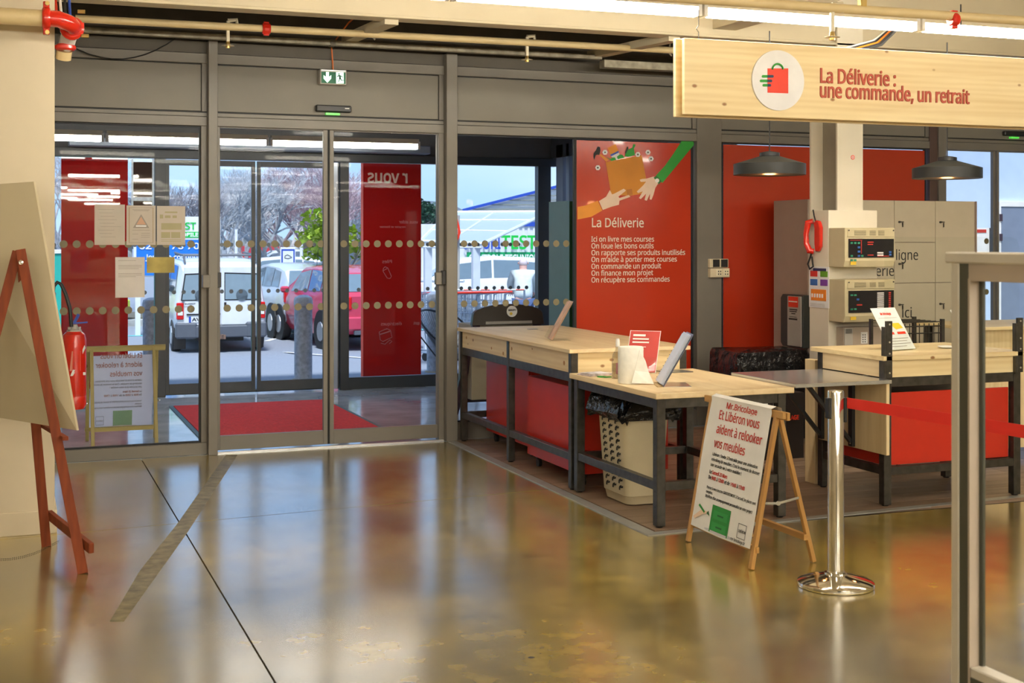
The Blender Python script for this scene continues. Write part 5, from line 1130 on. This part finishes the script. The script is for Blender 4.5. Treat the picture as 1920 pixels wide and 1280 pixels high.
for s in (-1, 1):
    q = [(s*.07, -.043, .985), (s*.72, -.043, .985), (s*.655, -.043, 1.44), (s*.07, -.043, 1.46)]; B().prism(q, (0, .006, 0)).build('rear_window', GV, vn)
    q = [(s*.055, -.040, .965), (s*.745, -.040, .965), (s*.675, -.040, 1.465), (s*.055, -.040, 1.485)]; B().prism(q, (0, .006, 0)).build('window_rubber', BLACK, vn)
    B().lathe((s*.38, -.046, 1.06), [(.11, -.002), (.11, .002)], 16, 'Y').box(s*.38-.10, s*.38+.10, -.048, -.044, .99, 1.05).build('headrest_outline', mat('seat_grey', (.10, .13, .15), .7), vn)
    a, b = sorted((s*w*.80, s*w*.955)); B().box(a, b, -.03, .10, .62, .93).build('tail_lamp', LRED, vn, bevel=.015); B().box(a+.02, b-.02, -.037, -.028, .70, .77).build('reversing_lens', PLT, vn)
    a, b = sorted((s*.45, s*.98*w)); B().box(a, b, -.09, .08, .27, .56).build('bumper_corner', BMP, vn, bevel=.03)
    for y in (.62, 3.3): wheel(vn, s*(w-.09), y, .30, s)
    a, b = sorted((s*(w+.02), s*(w+.16))); B().box(a, b, 2.6, 2.72, 1.0, 1.2).build('door_mirror', BLACK, vn, bevel=.03)
    B().box(min(s*.62, s*.84), max(s*.62, s*.84), .30, .33, .05, .34).build('mud_flap', BLACK, vn)
    B().tube([(s*.66, .05, 1.66), (s*.68, .10, 1.80), (s*.68, 1.9, 1.84)], .02, 6).build('rack_side', BMP, vn)
for y in (.12, .7, 1.3, 1.85): B().tube([(-.68, y, 1.80), (.68, y, 1.80)], .018, 6).build('rack_bar', BMP, vn)
B().box(-.5, .5, -.085, .02, .28, .50).build('bumper_centre', BMP, vn, bevel=.02)
B().box(-.60, -.10, -.046, -.036, .565, .675).build('number_plate', PLT, vn); B().box(-.60, -.56, -.049, -.045, .565, .675).build('plate_band', BLUEP, vn)
text('lettering', 'AV-473', frame3((-.54, -.049, .59), (1, 0, 0), (0, 0, 1)), .085, TXTK, vn, .40, bold=.003); B().box(-.64, -.02, -.055, -.035, .70, .725).build('handle_strip', BLACK, vn)
text('lettering', 'PEUGEOT', frame3((-.70, -.038, .895), (1, 0, 0), (0, 0, 1)), .04, TXTK, vn, .22, bold=.001); B().box(.05, .09, -.05, -.03, .80, .93).build('door_catch', BLACK, vn)
text('lettering', 'Partner', frame3((-.70, -.038, .85), (1, 0, 0), (0, 0, 1)), .03, TXTK, vn, .10); text('lettering', 'BIZ HDi', frame3((.48, -.038, .86), (1, 0, 0), (0, 0, 1)), .03, TXTK, vn, .12)
B().tube([(.0, -.02, .30), (.0, -.16, .28), (0, -.17, .34)], .022, 8).box(-.07, .07, -.12, -.06, .25, .33).build('tow_hitch', mat('rusty_steel', (.22, .13, .09), .7, var=.3), vn)
B().box(-w*.5, w*.5, .1, 3.8, .20, .34).build('underbody', DARK, vn)

# ------------------------------------------------------------------ signs and buildings outside
bi = thing('billboard', 'blue and white roadside billboard with opening times behind the van', 'billboard', (2.6, 27.9, -.29))
c0, c1 = Vector((2.40, 27.95)), Vector((3.98, 27.55))
def BP(u, z, d=0): p = c0.lerp(c1, u); return (p.x, p.y-d, z)
B().add([BP(0, .93), BP(1, .93), BP(1, 1.66), BP(0, 1.66)], [(0, 1, 2, 3)]).build('blue_panel', mat('billboard_blue', (.01, .17, .62), .5), bi)
B().add([BP(.0, 1.66), BP(1, 1.66), BP(1, 2.10), BP(.0, 2.10)], [(0, 1, 2, 3)]).build('white_panel', PLT, bi); B().add([BP(.0, 1.70, .01), BP(.82, 1.70, .01), BP(.82, 1.82, .01), BP(0, 1.82, .01)], [(0, 1, 2, 3)]).build('green_band', mat('bright_green', (.0, .50, .05), .5), bi)
B().prism([BP(-.03, .90, -.02), BP(1.03, .90, -.02), BP(1.03, 2.13, -.02), BP(-.03, 2.13, -.02)], (0, .12, 0)).build('panel_frame', PLT, bi)
def btx(s, u, z, sz, m, w): text('lettering', s, frame3(BP(u, z, .012), (c1.x-c0.x, c1.y-c0.y, 0), (0, 0, 1)), sz, m, bi, w, bold=.006)
btx('SECURITEST', -.0+.02, 1.87, .19, mat('bright_green', (.0, .50, .05), .5), 1.15); btx('AUTOMOBILE', .3, 1.725, .10, PLT, .75)
btx('02 47 76 70 91', .03, 1.47, .17, PLT, 1.48); btx('Journée continue', .12, 1.25, .15, PLT, 1.12); btx('pour vous servir', .2, 1.05, .15, PLT, 1.05)
lg = B()
lp = [BP(.90, 1.88, .02)]
for rr_ in (.11,): lg.tube([Vector(BP(.90, 1.88, .02))+Vector((rr_*math.cos(k*math.pi/8), 0, rr_*math.sin(k*math.pi/8))) for k in range(17)], .014, 5)
lg.build('ring_logo', BLUEP, bi); B().tube([Vector(BP(.90, 1.88, .02))+Vector((.05*math.cos(k*.8), 0, .05*math.sin(k*.8))) for k in range(7)], .012, 5).build('swirl_logo', mat('bright_green', (.0, .50, .05), .5), bi)
for u in (.02, .95): p = BP(u, 0); B().box(p[0]-.05, p[0]+.05, p[1]+.02, p[1]+.1, -.29, .92).build('support_post', PLT, bi)
ss = thing('square_sign', 'square white and blue parking sign on a grey pole', 'road sign', (7.44, 37.8, -.29))
p = at(540, 482, 38); B().box(p.x-.22, p.x+.22, p.y, p.y+.03, p.z-.26, p.z+.28).build('sign_plate', PLT, ss, bevel=.02); B().box(p.x-.19, p.x+.19, p.y-.01, p.y, p.z-.22, p.z+.23).build('blue_square', BLUEP, ss); B().box(p.x-.15, p.x+.15, p.y-.015, p.y-.01, p.z-.17, p.z+.18).build('white_square', PLT, ss)
B().tube([(p.x-.10, p.y-.02, p.z-.02), (p.x-.09, p.y-.02, p.z+.04), (p.x-.02, p.y-.02, p.z+.07), (p.x+.06, p.y-.02, p.z+.03), (p.x+.11, p.y-.02, p.z-.0), (p.x, p.y-.02, p.z-.04), (p.x-.10, p.y-.02, p.z-.02)], .008, 5).build('car_outline', TXTK, ss)
B().box(p.x-.2, p.x+.2, p.y, p.y+.03, p.z-.40, p.z-.29).build('sub_plate', PLT, ss); B().tube([(p.x, p.y+.05, -.29), (p.x, p.y+.05, p.z+.2)], .035, 8).build('pole', GREYP, ss)
tb = thing('test_centre', 'white corrugated vehicle test centre with blue roof edge and green band', 'building', (12, 40, -.29))
o0, od = Vector((12.55, 39.6, 0)), Vector((.945, -.325, 0)).normalized()    # facade line, receding to the left
def TP(u, z, d=0): q = o0+od*u; n = Vector((-.325, -.945, 0)).normalized(); q = q+n*d; return Vector((q.x, q.y, z))
WC = mat('white_cladding', (.74, .74, .76), .5)
def tpan(name, u0, u1, z0, z1, d, m): return B().prism([TP(u0, z0, d), TP(u1, z0, d), TP(u1, z1, d), TP(u0, z1, d)], TP(0, 0, -.06)-TP(0, 0, 0)).build(name, m, tb)
tpan('cladding', -1.6, 9, -.29, 2.15, 0, WC)
rb_ = B()
for k in range(62): rb_.box(0, .06, -.04, 0, 0, 2.4)
rb_.v = []; rb_.f = []
for k in range(60):
    u = -1.5+k*.17; rb_.prism([TP(u, -.29, 0), TP(u+.07, -.29, 0), TP(u+.07, 2.15, 0), TP(u, 2.15, 0)], TP(0, 0, .03)-TP(0, 0, 0))
rb_.build('cladding_ribs', WC, tb)['kind'] = 'stuff'
tpan('blue_fascia', .6, 9, 2.08, 2.22, .06, BLUEP)
B().prism([TP(.75, 2.2, -2), TP(9, 2.2, -2), TP(9, 4.7, -2), TP(.75, 2.62, -2)], TP(0, 0, -.1)-TP(0, 0, 0)).build('upper_gable', WC, tb)
for z in (2.35, 2.5, 2.65, 2.8, 2.95, 3.1, 3.3, 3.5): u0 = max(.75, .75+(z-2.62)/2.08*8.25); tpan('gable_rail', u0, 9, z, z+.025, -1.9, mat('khaki_rail', (.30, .30, .22), .6))
B().bar(TP(.7, 2.62, -1.9), TP(9, 4.72, -1.9), .1, .09).build('blue_verge', BLUEP, tb)
BG = mat('band_green', (.0, .33, .10), .5)
def u_of(px, d=0):
    r = ray(px, 450); n = Vector((od.y, -od.x)); P0 = TP(0, 0, d); return ((P0.x*n.x+P0.y*n.y)/(r.x*n.x+r.y*n.y))*Vector((r.x, r.y, 0))
def uu(px): q = u_of(px); return (q-Vector((o0.x, o0.y, 0))).dot(od)
def zz(px, py): q = u_of(px); return CH+(HZ-py)/F*(q.length/math.hypot(ray(px, 450).x, ray(px, 450).y))
tpan('green_band', uu(875), uu(1036), zz(940, 497), zz(940, 472.5), .05, BG)
def ttx(s, px0, px1, py, sz, m, bold=.02): text('lettering', s, frame3(TP(uu(px0), zz(px0, py), .13), od, (0, 0, 1)), sz, m, tb, uu(px1)-uu(px0), bold=bold)
ttx('CONTROLE TECHNIQUE', 879, 1016, 491.5, .33, PLT, .012); ttx('SECURI', 869, 938, 466, .56, BLUEP); ttx('TEST', 940, 1006, 466, .56, mat('bright_green', (.0, .50, .05), .5))
tpan('blue_window_frame', uu(876), uu(938), zz(900, 519), zz(900, 500), .06, BLUEP)
for a, b in ((882, 893), (898, 915), (919, 936)): tpan('office_window', uu(a), uu(b), zz(900, 517), zz(900, 503), .08, mat('office_glass', (.35, .45, .52), .2))
tpan('red_notice', uu(941), uu(972), zz(950, 517), zz(950, 505), .07, LB); ttx('PRENEZ', 944, 964, 515, .17, PLT, .004)
tpan('roller_shutter', uu(852), uu(860), -.2, zz(855, 470), .05, mat('shutter_slate', (.16, .20, .24), .5))
# trolley shelter
sh_ = thing('trolley_shelter', 'white framed trolley shelter with translucent sloping roof', 'shelter', (7, 22, -.29))
TRN = glassmat('polycarbonate', (.62, .68, .74), 1.0); SHW = mat('shelter_white', (.66, .70, .74), .4)
R0, R1, R2, R3 = at(788, 452, 22), at(905, 457, 21.5), at(1030, 397, 26), at(842, 398, 26)
B().add([R0, R1, R2, R3], [(0, 1, 2, 3)]).build('roof_sheet', mat('opal_roof', (.36, .42, .48), .35), sh_)
for a, b, r in ((R0, R1, .035), (R3, R2, .035), (R0, R3, .03), (R0.lerp(R3, .35), R1.lerp(R2, .35), .02), (R0.lerp(R3, .7), R1.lerp(R2, .7), .02), (R1, R2, .03), (R0.lerp(R1, .45), R3.lerp(R2, .45), .02)): B().tube([a, b], r, 6).build('roof_bar', SHW, sh_)
for px, t_ in ((802, 22), (892, 21.6)): 
    a = at(px, 455, t_); B().box(a.x-.06, a.x+.06, a.y-.05, a.y+.05, gz(a.y), a.z).build('post', SHW, sh_)
B().tube([at(788, 463, 22), at(903, 464, 21.5)], .02, 6).build('roof_bar', SHW, sh_); B().tube([at(788, 527, 22.3), at(870, 527, 21.8)], .025, 6).build('side_rail', SHW, sh_)
lgS = thing('shelter_sign', 'round red and white trolley sign hung on the shelter', 'sign', tuple(at(856, 430, 20.5)))
def S8(pts, m, name, d=0): B().prism([at(x, y, 20.5-d) for x, y in pts], (0, .02, 0)).build(name, m, lgS)
S8([(850+8*math.cos(k*.6)-0, 415+8*math.sin(k*.6)) for k in range(10)], PLT, 'white_disc'); S8([(850, 408), (858, 410), (862, 425), (864, 436), (860, 448), (853, 456), (848, 450), (846, 430)], LB, 'red_shape', .05)
_sp = at(861, 440, 20.5); B().tube([(_sp.x, _sp.y+.06, gz(_sp.y)), (_sp.x, _sp.y+.06, _sp.z+.3)], .03, 8).build('pole', GREYP, lgS)
for k in range(3):
    for j in range(3): S8([(851+2.7*k, 428+4*j), (853+2.7*k, 428+4*j), (853+2.7*k, 431+4*j), (851+2.7*k, 431+4*j)], PLT, 'trolley_mark', .1)
ah = thing('arched_hall', 'dark arched roof hall far behind the shelter', 'building', (18, 57, -.29))
B().prism([(17.6+2.6*math.cos(a)+0, 58, 2.2+1.25*math.sin(a)) for a in [math.pi*k/14 for k in range(15)]]+[(15, 58, -.29), (20.2, 58, -.29)][::1], (0, 6, 0)).build('hall_body', mat('slate_hall', (.22, .26, .30), .5), ah)
ah.children[0].data.update()
fs = thing('far_shops', 'row of coloured shop fronts far across the car park', 'shops', (15, 80, -.3))
random.seed(21)
cols = [(.45, .05, .30), (.05, .12, .5), (.75, .75, .8), (.7, .35, .05), (.3, .55, .7), (.6, .6, .62), (.55, .04, .05), (.08, .2, .5)]
x = 4.0; k = 0
while x < 44:
    w_ = random.uniform(.6, 2.2); h_ = random.uniform(.7, 1.5)
    B().box(x, x+w_, 84-.33*(x-4), 84.6-.33*(x-4), -.3, h_).build('shop_front', mat('shop_%d' % (k % 8), cols[k % 8], .6), fs)
    if w_ > 1.2: B().box(x+.2, x+w_-.2, 83.95-.33*(x-4), 84-.33*(x-4), -.1, h_*.45).build('window', mat('shop_glass_dark', (.25, .3, .35), .2), fs)
    x += w_+random.uniform(0, .5); k += 1
for px, top in ((588, 434), (565, 452), (443, 430)):
    a = at(px, 560, 44); b = at(px, top, 44); q = thing('flag_pole', {588: 'tall white pole right of the square sign', 565: 'thinner white pole just right of the square sign', 443: 'white pole rising behind the van roof rack'}[px], 'pole', (a.x, a.y, -.29)); B().tube([(a.x, a.y, -.29), (a.x, a.y, b.z)], .05, 8).build('mast', PLT, q); B().box(a.x-.1, a.x+.1, a.y-.1, a.y+.1, -.29, -.2).build('foot', GREYP, q)
sf = thing('shop_building', 'low red and blue fronted shop left of the test centre, beyond the red banner', 'building', (11, 42, -.3))
a, b = at(786, 470, 44), at(838, 530, 44); B().box(a.x, b.x+.5, a.y, a.y+2, -.29, 1.55).build('shop_wall', WC, sf); B().box(a.x, b.x+.4, a.y-.05, a.y, .75, 1.1).build('red_sign', LB, sf)
for k in range(5): B().box(a.x+.05+.22*k, a.x+.18+.22*k, a.y-.05, a.y, -.1, .7).build('window', mat('shop_glass_blue', (.10, .16, .30), .2), sf)
gh = thing('green_container', 'turquoise green container at the far left edge of the outside view', 'container', (.6, 21, 0)); a = at(108, 470, 20); B().box(a.x-1.6, a.x+.75, a.y, a.y+1.2, gz(21), 1.45).build('container_body', mat('turquoise_box', (.02, .42, .33), .5), gh, bevel=.02); B().box(a.x-1.6, a.x+.77, a.y-.02, a.y+1.22, 1.45, 1.50).build('lid', PLT, gh)

# trees
def tree(name, label, x, y, h, seed, m, spread=.5, depth=6, leaves=None, th=.10, n0=3, grp='bare winter trees'):
    rnd = random.Random(seed); b = MB()
    def prismseg(a, c, r0, r1):
        d = (c-a).normalized(); u = d.cross(Vector((.3, .9, .2))).normalized(); v = d.cross(u); o = len(b.v)
        for p, r in ((a, r0), (c, r1)):
            for k in range(3): an = k*2.0944; b.v.append(p+u*r*math.cos(an)+v*r*math.sin(an))
        for k in range(3): b.f.append((o+k, o+(k+1) % 3, o+3+(k+1) % 3, o+3+k))
    tips = []
    def grow(p, d, L, r, lv):
        q = p+d*L; prismseg(p, q, r, r*.72)
        if lv == 0: tips.append(q); return
        for k in range(n0 if lv < depth-1 else n0+1):
            nd = (d+Vector((rnd.uniform(-1, 1), rnd.uniform(-1, 1), rnd.uniform(-.35, .65)))*spread*1.5).normalized()
            grow(p.lerp(q, rnd.uniform(.55, 1.0)), nd, L*rnd.uniform(.62, .82), r*.62, lv-1)
    z0 = gz(y); grow(Vector((x, y, z0-.05)), Vector((rnd.uniform(-.05, .05), rnd.uniform(-.05, .05), 1)), h*.30, th, depth)
    t = thing(name, label, 'tree', (x, y, z0), 0, grp)
    b.build('branches', m, t)['kind'] = 'stuff'
    if leaves:
        lb = MB()
        for q in tips:
            for _ in range(3):
                c = q+Vector((rnd.uniform(-.12, .12), rnd.uniform(-.12, .12), rnd.uniform(-.12, .12))); u = Vector((rnd.uniform(-1, 1), rnd.uniform(-1, 1), rnd.uniform(-1, 1))).normalized()*.07; v = u.cross(Vector((.2, .5, .8))).normalized()*.06
                lb.add([c-u, c-v, c+u, c+v], [(0, 1, 2, 3)])
        lb.build('leaves', leaves, t)['kind'] = 'stuff'
TW = mat('pale_bark', (.50, .47, .47), .9, var=.3); TW2 = mat('reddish_twigs', (.46, .33, .35), .9, var=.3); TW3 = mat('grey_bark', (.46, .48, .50), .9, var=.3)
tl = [(425, 46, 5.6, TW3), (462, 50, 6.3, TW), (500, 48, 6.0, TW3), (535, 53, 6.6, TW), (573, 50, 6.1, TW2), (606, 48, 5.6, TW2), (448, 56, 6.0, TW), (520, 58, 6.6, TW2), (560, 57, 6.2, TW3), (482, 60, 6.4, TW3), (590, 60, 6.8, TW), (630, 55, 5.4, TW3)]
lbs = ['bare tree left of the group, above the van roof', 'bare grey tree above the van right rear window', 'bare tree over the meeting point of the outer doors', 'tallest pale bare tree behind the square sign', 'reddish bare tree crown right of the square sign', 'reddish bare tree beside the sliding door stile', 'bare tree standing behind the leftmost tree of the group', 'reddish bare tree in the second row behind the square sign', 'grey bare tree in the second row', 'grey bare tree in the back row left', 'pale bare tree in the back row right', 'bare tree at the right end of the group']
for i, (px, d, h, m) in enumerate(tl):
    a = at(px, 560, d); tree('bare_tree', lbs[i], a.x, a.y, h*.98, 100+i, m, .52, 7, th=.12)
a = at(318, 560, 33); tree('bare_tree', 'spreading bare tree behind the billboard at the left', a.x, a.y, 4.4, 77, mat('dark_bark', (.20, .19, .21), .9), .55, 6, th=.08)
a = at(358, 560, 36); tree('bare_tree', 'bare tree right of the billboard, next to the first grey post', a.x, a.y, 4.4, 79, mat('dark_bark', (.20, .19, .21), .9), .5, 6, th=.07)
a = at(180, 560, 36); tree('bare_tree', 'bare tree hidden mostly by the left red banner', a.x-.6, a.y, 6.5, 80, TW, .5, 7, th=.09)
a = at(660, 560, 27); tree('leafy_bush', 'tall bush with yellow green leaves left of the lettered banner', a.x, a.y, 3.0, 41, mat('grey_bark2', (.3, .28, .25), .9), .42, 5, leaves=mat('yellow_green_leaf', (.30, .42, .03), .6, var=.3), th=.06, grp='green trees')
a = at(808, 560, 56); tree('evergreen_tree', 'dark evergreen tree above the shelter roof', a.x, a.y, 4.6, 43, mat('dark_bark', (.20, .19, .21), .9), .5, 6, leaves=mat('dark_leaf', (.05, .12, .07), .7), th=.12, grp='green trees')
# hedge mass far behind trees
hg = thing('far_hedge', 'hazy grey brown hedge line along the horizon behind the trees', 'hedge', (0, 90, -.3))
rnd = random.Random(9); hb_ = MB()
for k in range(260):
    c = Vector((-20+rnd.random()*75, 88+rnd.random()*6, rnd.uniform(.2, 1.6)-.3)); r = rnd.uniform(.6, 1.3); hb_.lathe(c, [(0, -r), (r*.8, -r*.5), (r, 0), (r*.7, r*.6), (0, r*.9)], 7)
hb_.build('foliage', mat('hazy_scrub', (.20, .21, .20), .9, var=.3, scale=3), hg)['kind'] = 'stuff'

# ------------------------------------------------------------------ chair, trolleys
sc_ = thing('string_chair', 'black framed string lounge chair outside beside the lettered banner', 'chair', (4.95, 15.25, 0), math.radians(35), local=True)
n = 28
def hoopP(k): a = 2*math.pi*k/n; y = math.sin(a); return Vector((.40*math.cos(a), .34*y+.02, .50+.30*y+(.08 if abs(math.cos(a)) > .8 else 0)))
def inP(k): a = 2*math.pi*k/n; return Vector((.10*math.cos(a), .02+.08*math.sin(a), .27+.02*math.sin(a)))
B().tube([hoopP(k) for k in range(n+1)], .013, 6).build('hoop_frame', BLACK, sc_, True); B().tube([inP(k) for k in range(n+1)], .008, 6).build('inner_ring', BLACK, sc_)
s_ = B()
for k in range(n*2): 
    a = 2*math.pi*(k/2)/n; s_.tube([hoopP(k/2), inP(k/2)], .0035, 4)
s_.build('strings', mat('grey_string', (.16, .17, .18), .5), sc_)['kind'] = 'stuff'
for s in (-1, 1):
    B().tube([(s*.30, -.18, .45), (s*.26, -.26, .0)], .009, 6).build('leg', BLACK, sc_); B().tube([(s*.28, .22, .60), (s*.24, .30, .0)], .009, 6).build('leg', BLACK, sc_)
    B().tube([(s*.26, -.26, .02), (s*.28, .22, .5)], .008, 6).build('stretcher', BLACK, sc_)
def trolley():
    t = thing('shopping_trolley', 'wire shopping trolley in the row under the shelter', 'trolley', (0, 0, 0), 0, 'shopping trolleys in the row', True)
    m = B(); TW_ = 0.26
    def P(u, v, side):  # side panel point, u along depth 0..1, v height 0..1
        return Vector((side*(TW_-.05*u), .85*u, .45+.14*u+(.52-.14*u)*v))
    for s in (-1, 1):
        for k in range(10): m.tube([P(k/9, 0, s), P(k/9, 1, s)], .005, 3, False)
        for k in range(5): m.tube([P(0, k/4, s), P(1, k/4, s)], .006, 3, False)
    for u in (0, 1):
        for k in range(8): x = (-1+2*k/7); a, b = P(u, 0, 1), P(u, 1, 1); m.tube([(x*a.x, a.y, a.z), (x*b.x, b.y, b.z)], .005, 3, False)
        for k in range(5): a = P(u, k/4, 1); m.tube([(-a.x, a.y, a.z), (a.x, a.y, a.z)], .006, 3, False)
    for k in range(8): u = k/7; a = P(u, 0, 1); m.tube([(-a.x, a.y, a.z), (a.x, a.y, a.z)], .005, 3, False)
    WIR = mat('zinc_wire', (.24, .31, .40), .4, metal=.2); m.build('wire_cage', WIR, t)
    B().tube([(-.27, -.12, .99), (.27, -.12, .99)], .016, 8).build('handle', LB, t)
    for s in (-1, 1):
        B().tube([(s*.27, -.12, .99), (s*.26, .0, .95), (s*.25, .05, .40), (s*.24, .0, .16), (s*.22, .8, .14)], .012, 6).build('side_frame', WIR, t)
        for y in (.03, .78): B().lathe((s*.23, y, .062), [(.06, -.012), (.06, .012)], 12, 'X').build('castor', BLACK, t)
    return t
T0 = trolley(); T0.location = (5.72, 17.1, gz(17.1)); T0.rotation_euler.z = math.radians(15); T0['label'] = 'wire trolley nearest the grey post, left end of the row'
for i, (x, y, lb) in enumerate(((6.02, 17.25, 'second wire trolley from the left end of the row'), (5.78, 17.75, 'wire trolley nested behind the leftmost one'), (6.35, 17.6, 'wire trolley in front of the bending man'), (6.12, 18.0, 'wire trolley in the middle of the second row'), (5.45, 18.3, 'wire trolley farthest left behind the lettered banner'), (6.65, 18.3, 'wire trolley at the right end, next to the dark frame'))): dup(T0, (x, y, gz(y)), math.radians(12+5*i), lb)
bb2 = thing('trolley_barrier', 'red and white striped tube above the trolleys', 'barrier', (5.6, 16.7, 0))
for k in range(8): B().tube([Vector((5.55, 16.85, .985)).lerp(Vector((6.45, 16.6, .985)), k/8), Vector((5.55, 16.85, .985)).lerp(Vector((6.45, 16.6, .985)), (k+1)/8)], .013, 6).build('red_section' if k % 2 else 'white_section', LB if k % 2 else PLT, bb2)
for q in ((5.55, 16.85), (6.45, 16.6)): B().tube([(q[0], q[1], gz(16.8)), (q[0], q[1], .985)], .015, 6).build('upright', MATS['zinc_wire'], bb2)

# ------------------------------------------------------------------ man in grey jacket
def skin(name, verts, edges, radii, m, parent, sub=2):
    me = bpy.data.meshes.new(name); me.from_pydata([tuple(v) for v in verts], edges, []); me.materials.append(m)
    o = bpy.data.objects.new(name, me); COL.objects.link(o); o.parent = parent
    md = o.modifiers.new('skin', 'SKIN'); md.use_smooth_shade = True
    for i, r in enumerate(radii):
        sv = me.skin_vertices[0].data[i]; sv.radius = r if isinstance(r, tuple) else (r, r)
    me.skin_vertices[0].data[0].use_root = True
    s = o.modifiers.new('sub', 'SUBSURF'); s.levels = sub; s.render_levels = sub
    return o
mn = thing('person', 'person in pale grey jacket and blue jeans bending over the trolleys, back turned', 'person', (at(981, 450, 23.5).x, at(981, 450, 23.5).y, -.2925), math.radians(-21), local=True)
mn.scale = (.98, .98, .98)
hips = Vector((0, 0, .88))
V = [hips, (0, .04, 1.02), (0, .12, 1.20), (0, .20, 1.36), (0, .24, 1.43), (0, .285, 1.50), (0, .31, 1.60),
     (-.16, .20, 1.36), (-.22, .26, 1.18), (-.20, .40, 1.02), (-.20, .47, 1.00), (.16, .20, 1.36), (.22, .26, 1.18), (.20, .40, 1.02), (.20, .47, 1.00),
     (-.10, .0, .84), (-.11, .06, .47), (-.11, .0, .09), (-.12, .14, .05), (.10, .0, .84), (.11, .03, .47), (.11, -.03, .09), (.12, .11, .05)]
E_ = [(0,1),(1,2),(2,3),(3,4),(4,5),(5,6),(3,7),(7,8),(8,9),(9,10),(3,11),(11,12),(12,13),(13,14),(0,15),(15,16),(16,17),(17,18),(0,19),(19,20),(20,21),(21,22)]
Rr = [.13,.13,.14,.12,.06,.085,.075,.075,.05,.035,.03,.075,.05,.035,.03,.09,.06,.04,.04,.09,.06,.04,.04]
SKN = mat('ruddy_skin', (.62, .36, .30), .6)
skin('body', V, E_, Rr, SKN, mn)
JK = mat('grey_green_jacket', (.60, .66, .64), .8, var=.1, bump=.3, scale=12)
skin('jacket', [(0, .01, .88), (0, .05, 1.02), (0, .13, 1.20), (0, .20, 1.36), (0, .225, 1.41), (-.17, .20, 1.36), (-.235, .26, 1.18), (-.21, .39, 1.03), (.17, .20, 1.36), (.235, .26, 1.18), (.21, .39, 1.03)], [(0,1),(1,2),(2,3),(3,4),(3,5),(5,6),(6,7),(3,8),(8,9),(9,10)], [.185,.185,.19,.165,.09,.10,.075,.055,.10,.075,.055], JK, mn)
skin('trousers', [(0, 0, .88), (-.10, .0, .82), (-.11, .06, .47), (-.11, .0, .12), (.10, .0, .82), (.11, .03, .47), (.11, -.03, .12)], [(0,1),(1,2),(2,3),(0,4),(4,5),(5,6)], [.155,.115,.085,.07,.115,.085,.07], mat('blue_denim', (.06, .10, .22), .8), mn)
skin('hair', [(0, .25, 1.50), (0, .27, 1.585), (0, .30, 1.645)], [(0,1),(1,2)], [.075,.088,.07], mat('pinkish_white_hair', (.72, .60, .60), .9, var=.1), mn)
for s in (-1, 1):
    B().lathe((s*.088, .30, 1.56), [(.0, -.012), (.022, -.004), (.018, .012)], 8, 'X').build('ear', SKN, mn)
    B().box(s*.115-.045, s*.115+.045, -.08, .17, .0, .07).build('shoe', BLACK, mn, bevel=.02)
    for k in range(5):
        a = -.9+.3*k if k else 1.0
        c = Vector((s*.20, .49, 1.0)); f = B(); d = Vector((s*(.02*(k-2)), .045, -.01)) if k else Vector((-s*.045, .02, -.01))
        f.tube([c+Vector((s*.012*(k-2.5), 0, 0)), c+Vector((s*.012*(k-2.5), 0, 0))+d, c+Vector((s*.012*(k-2.5), 0, 0))+d*1.3+Vector((0, .01, -.035))], [.010, .009, .007], 6).build('finger', SKN, mn, True)
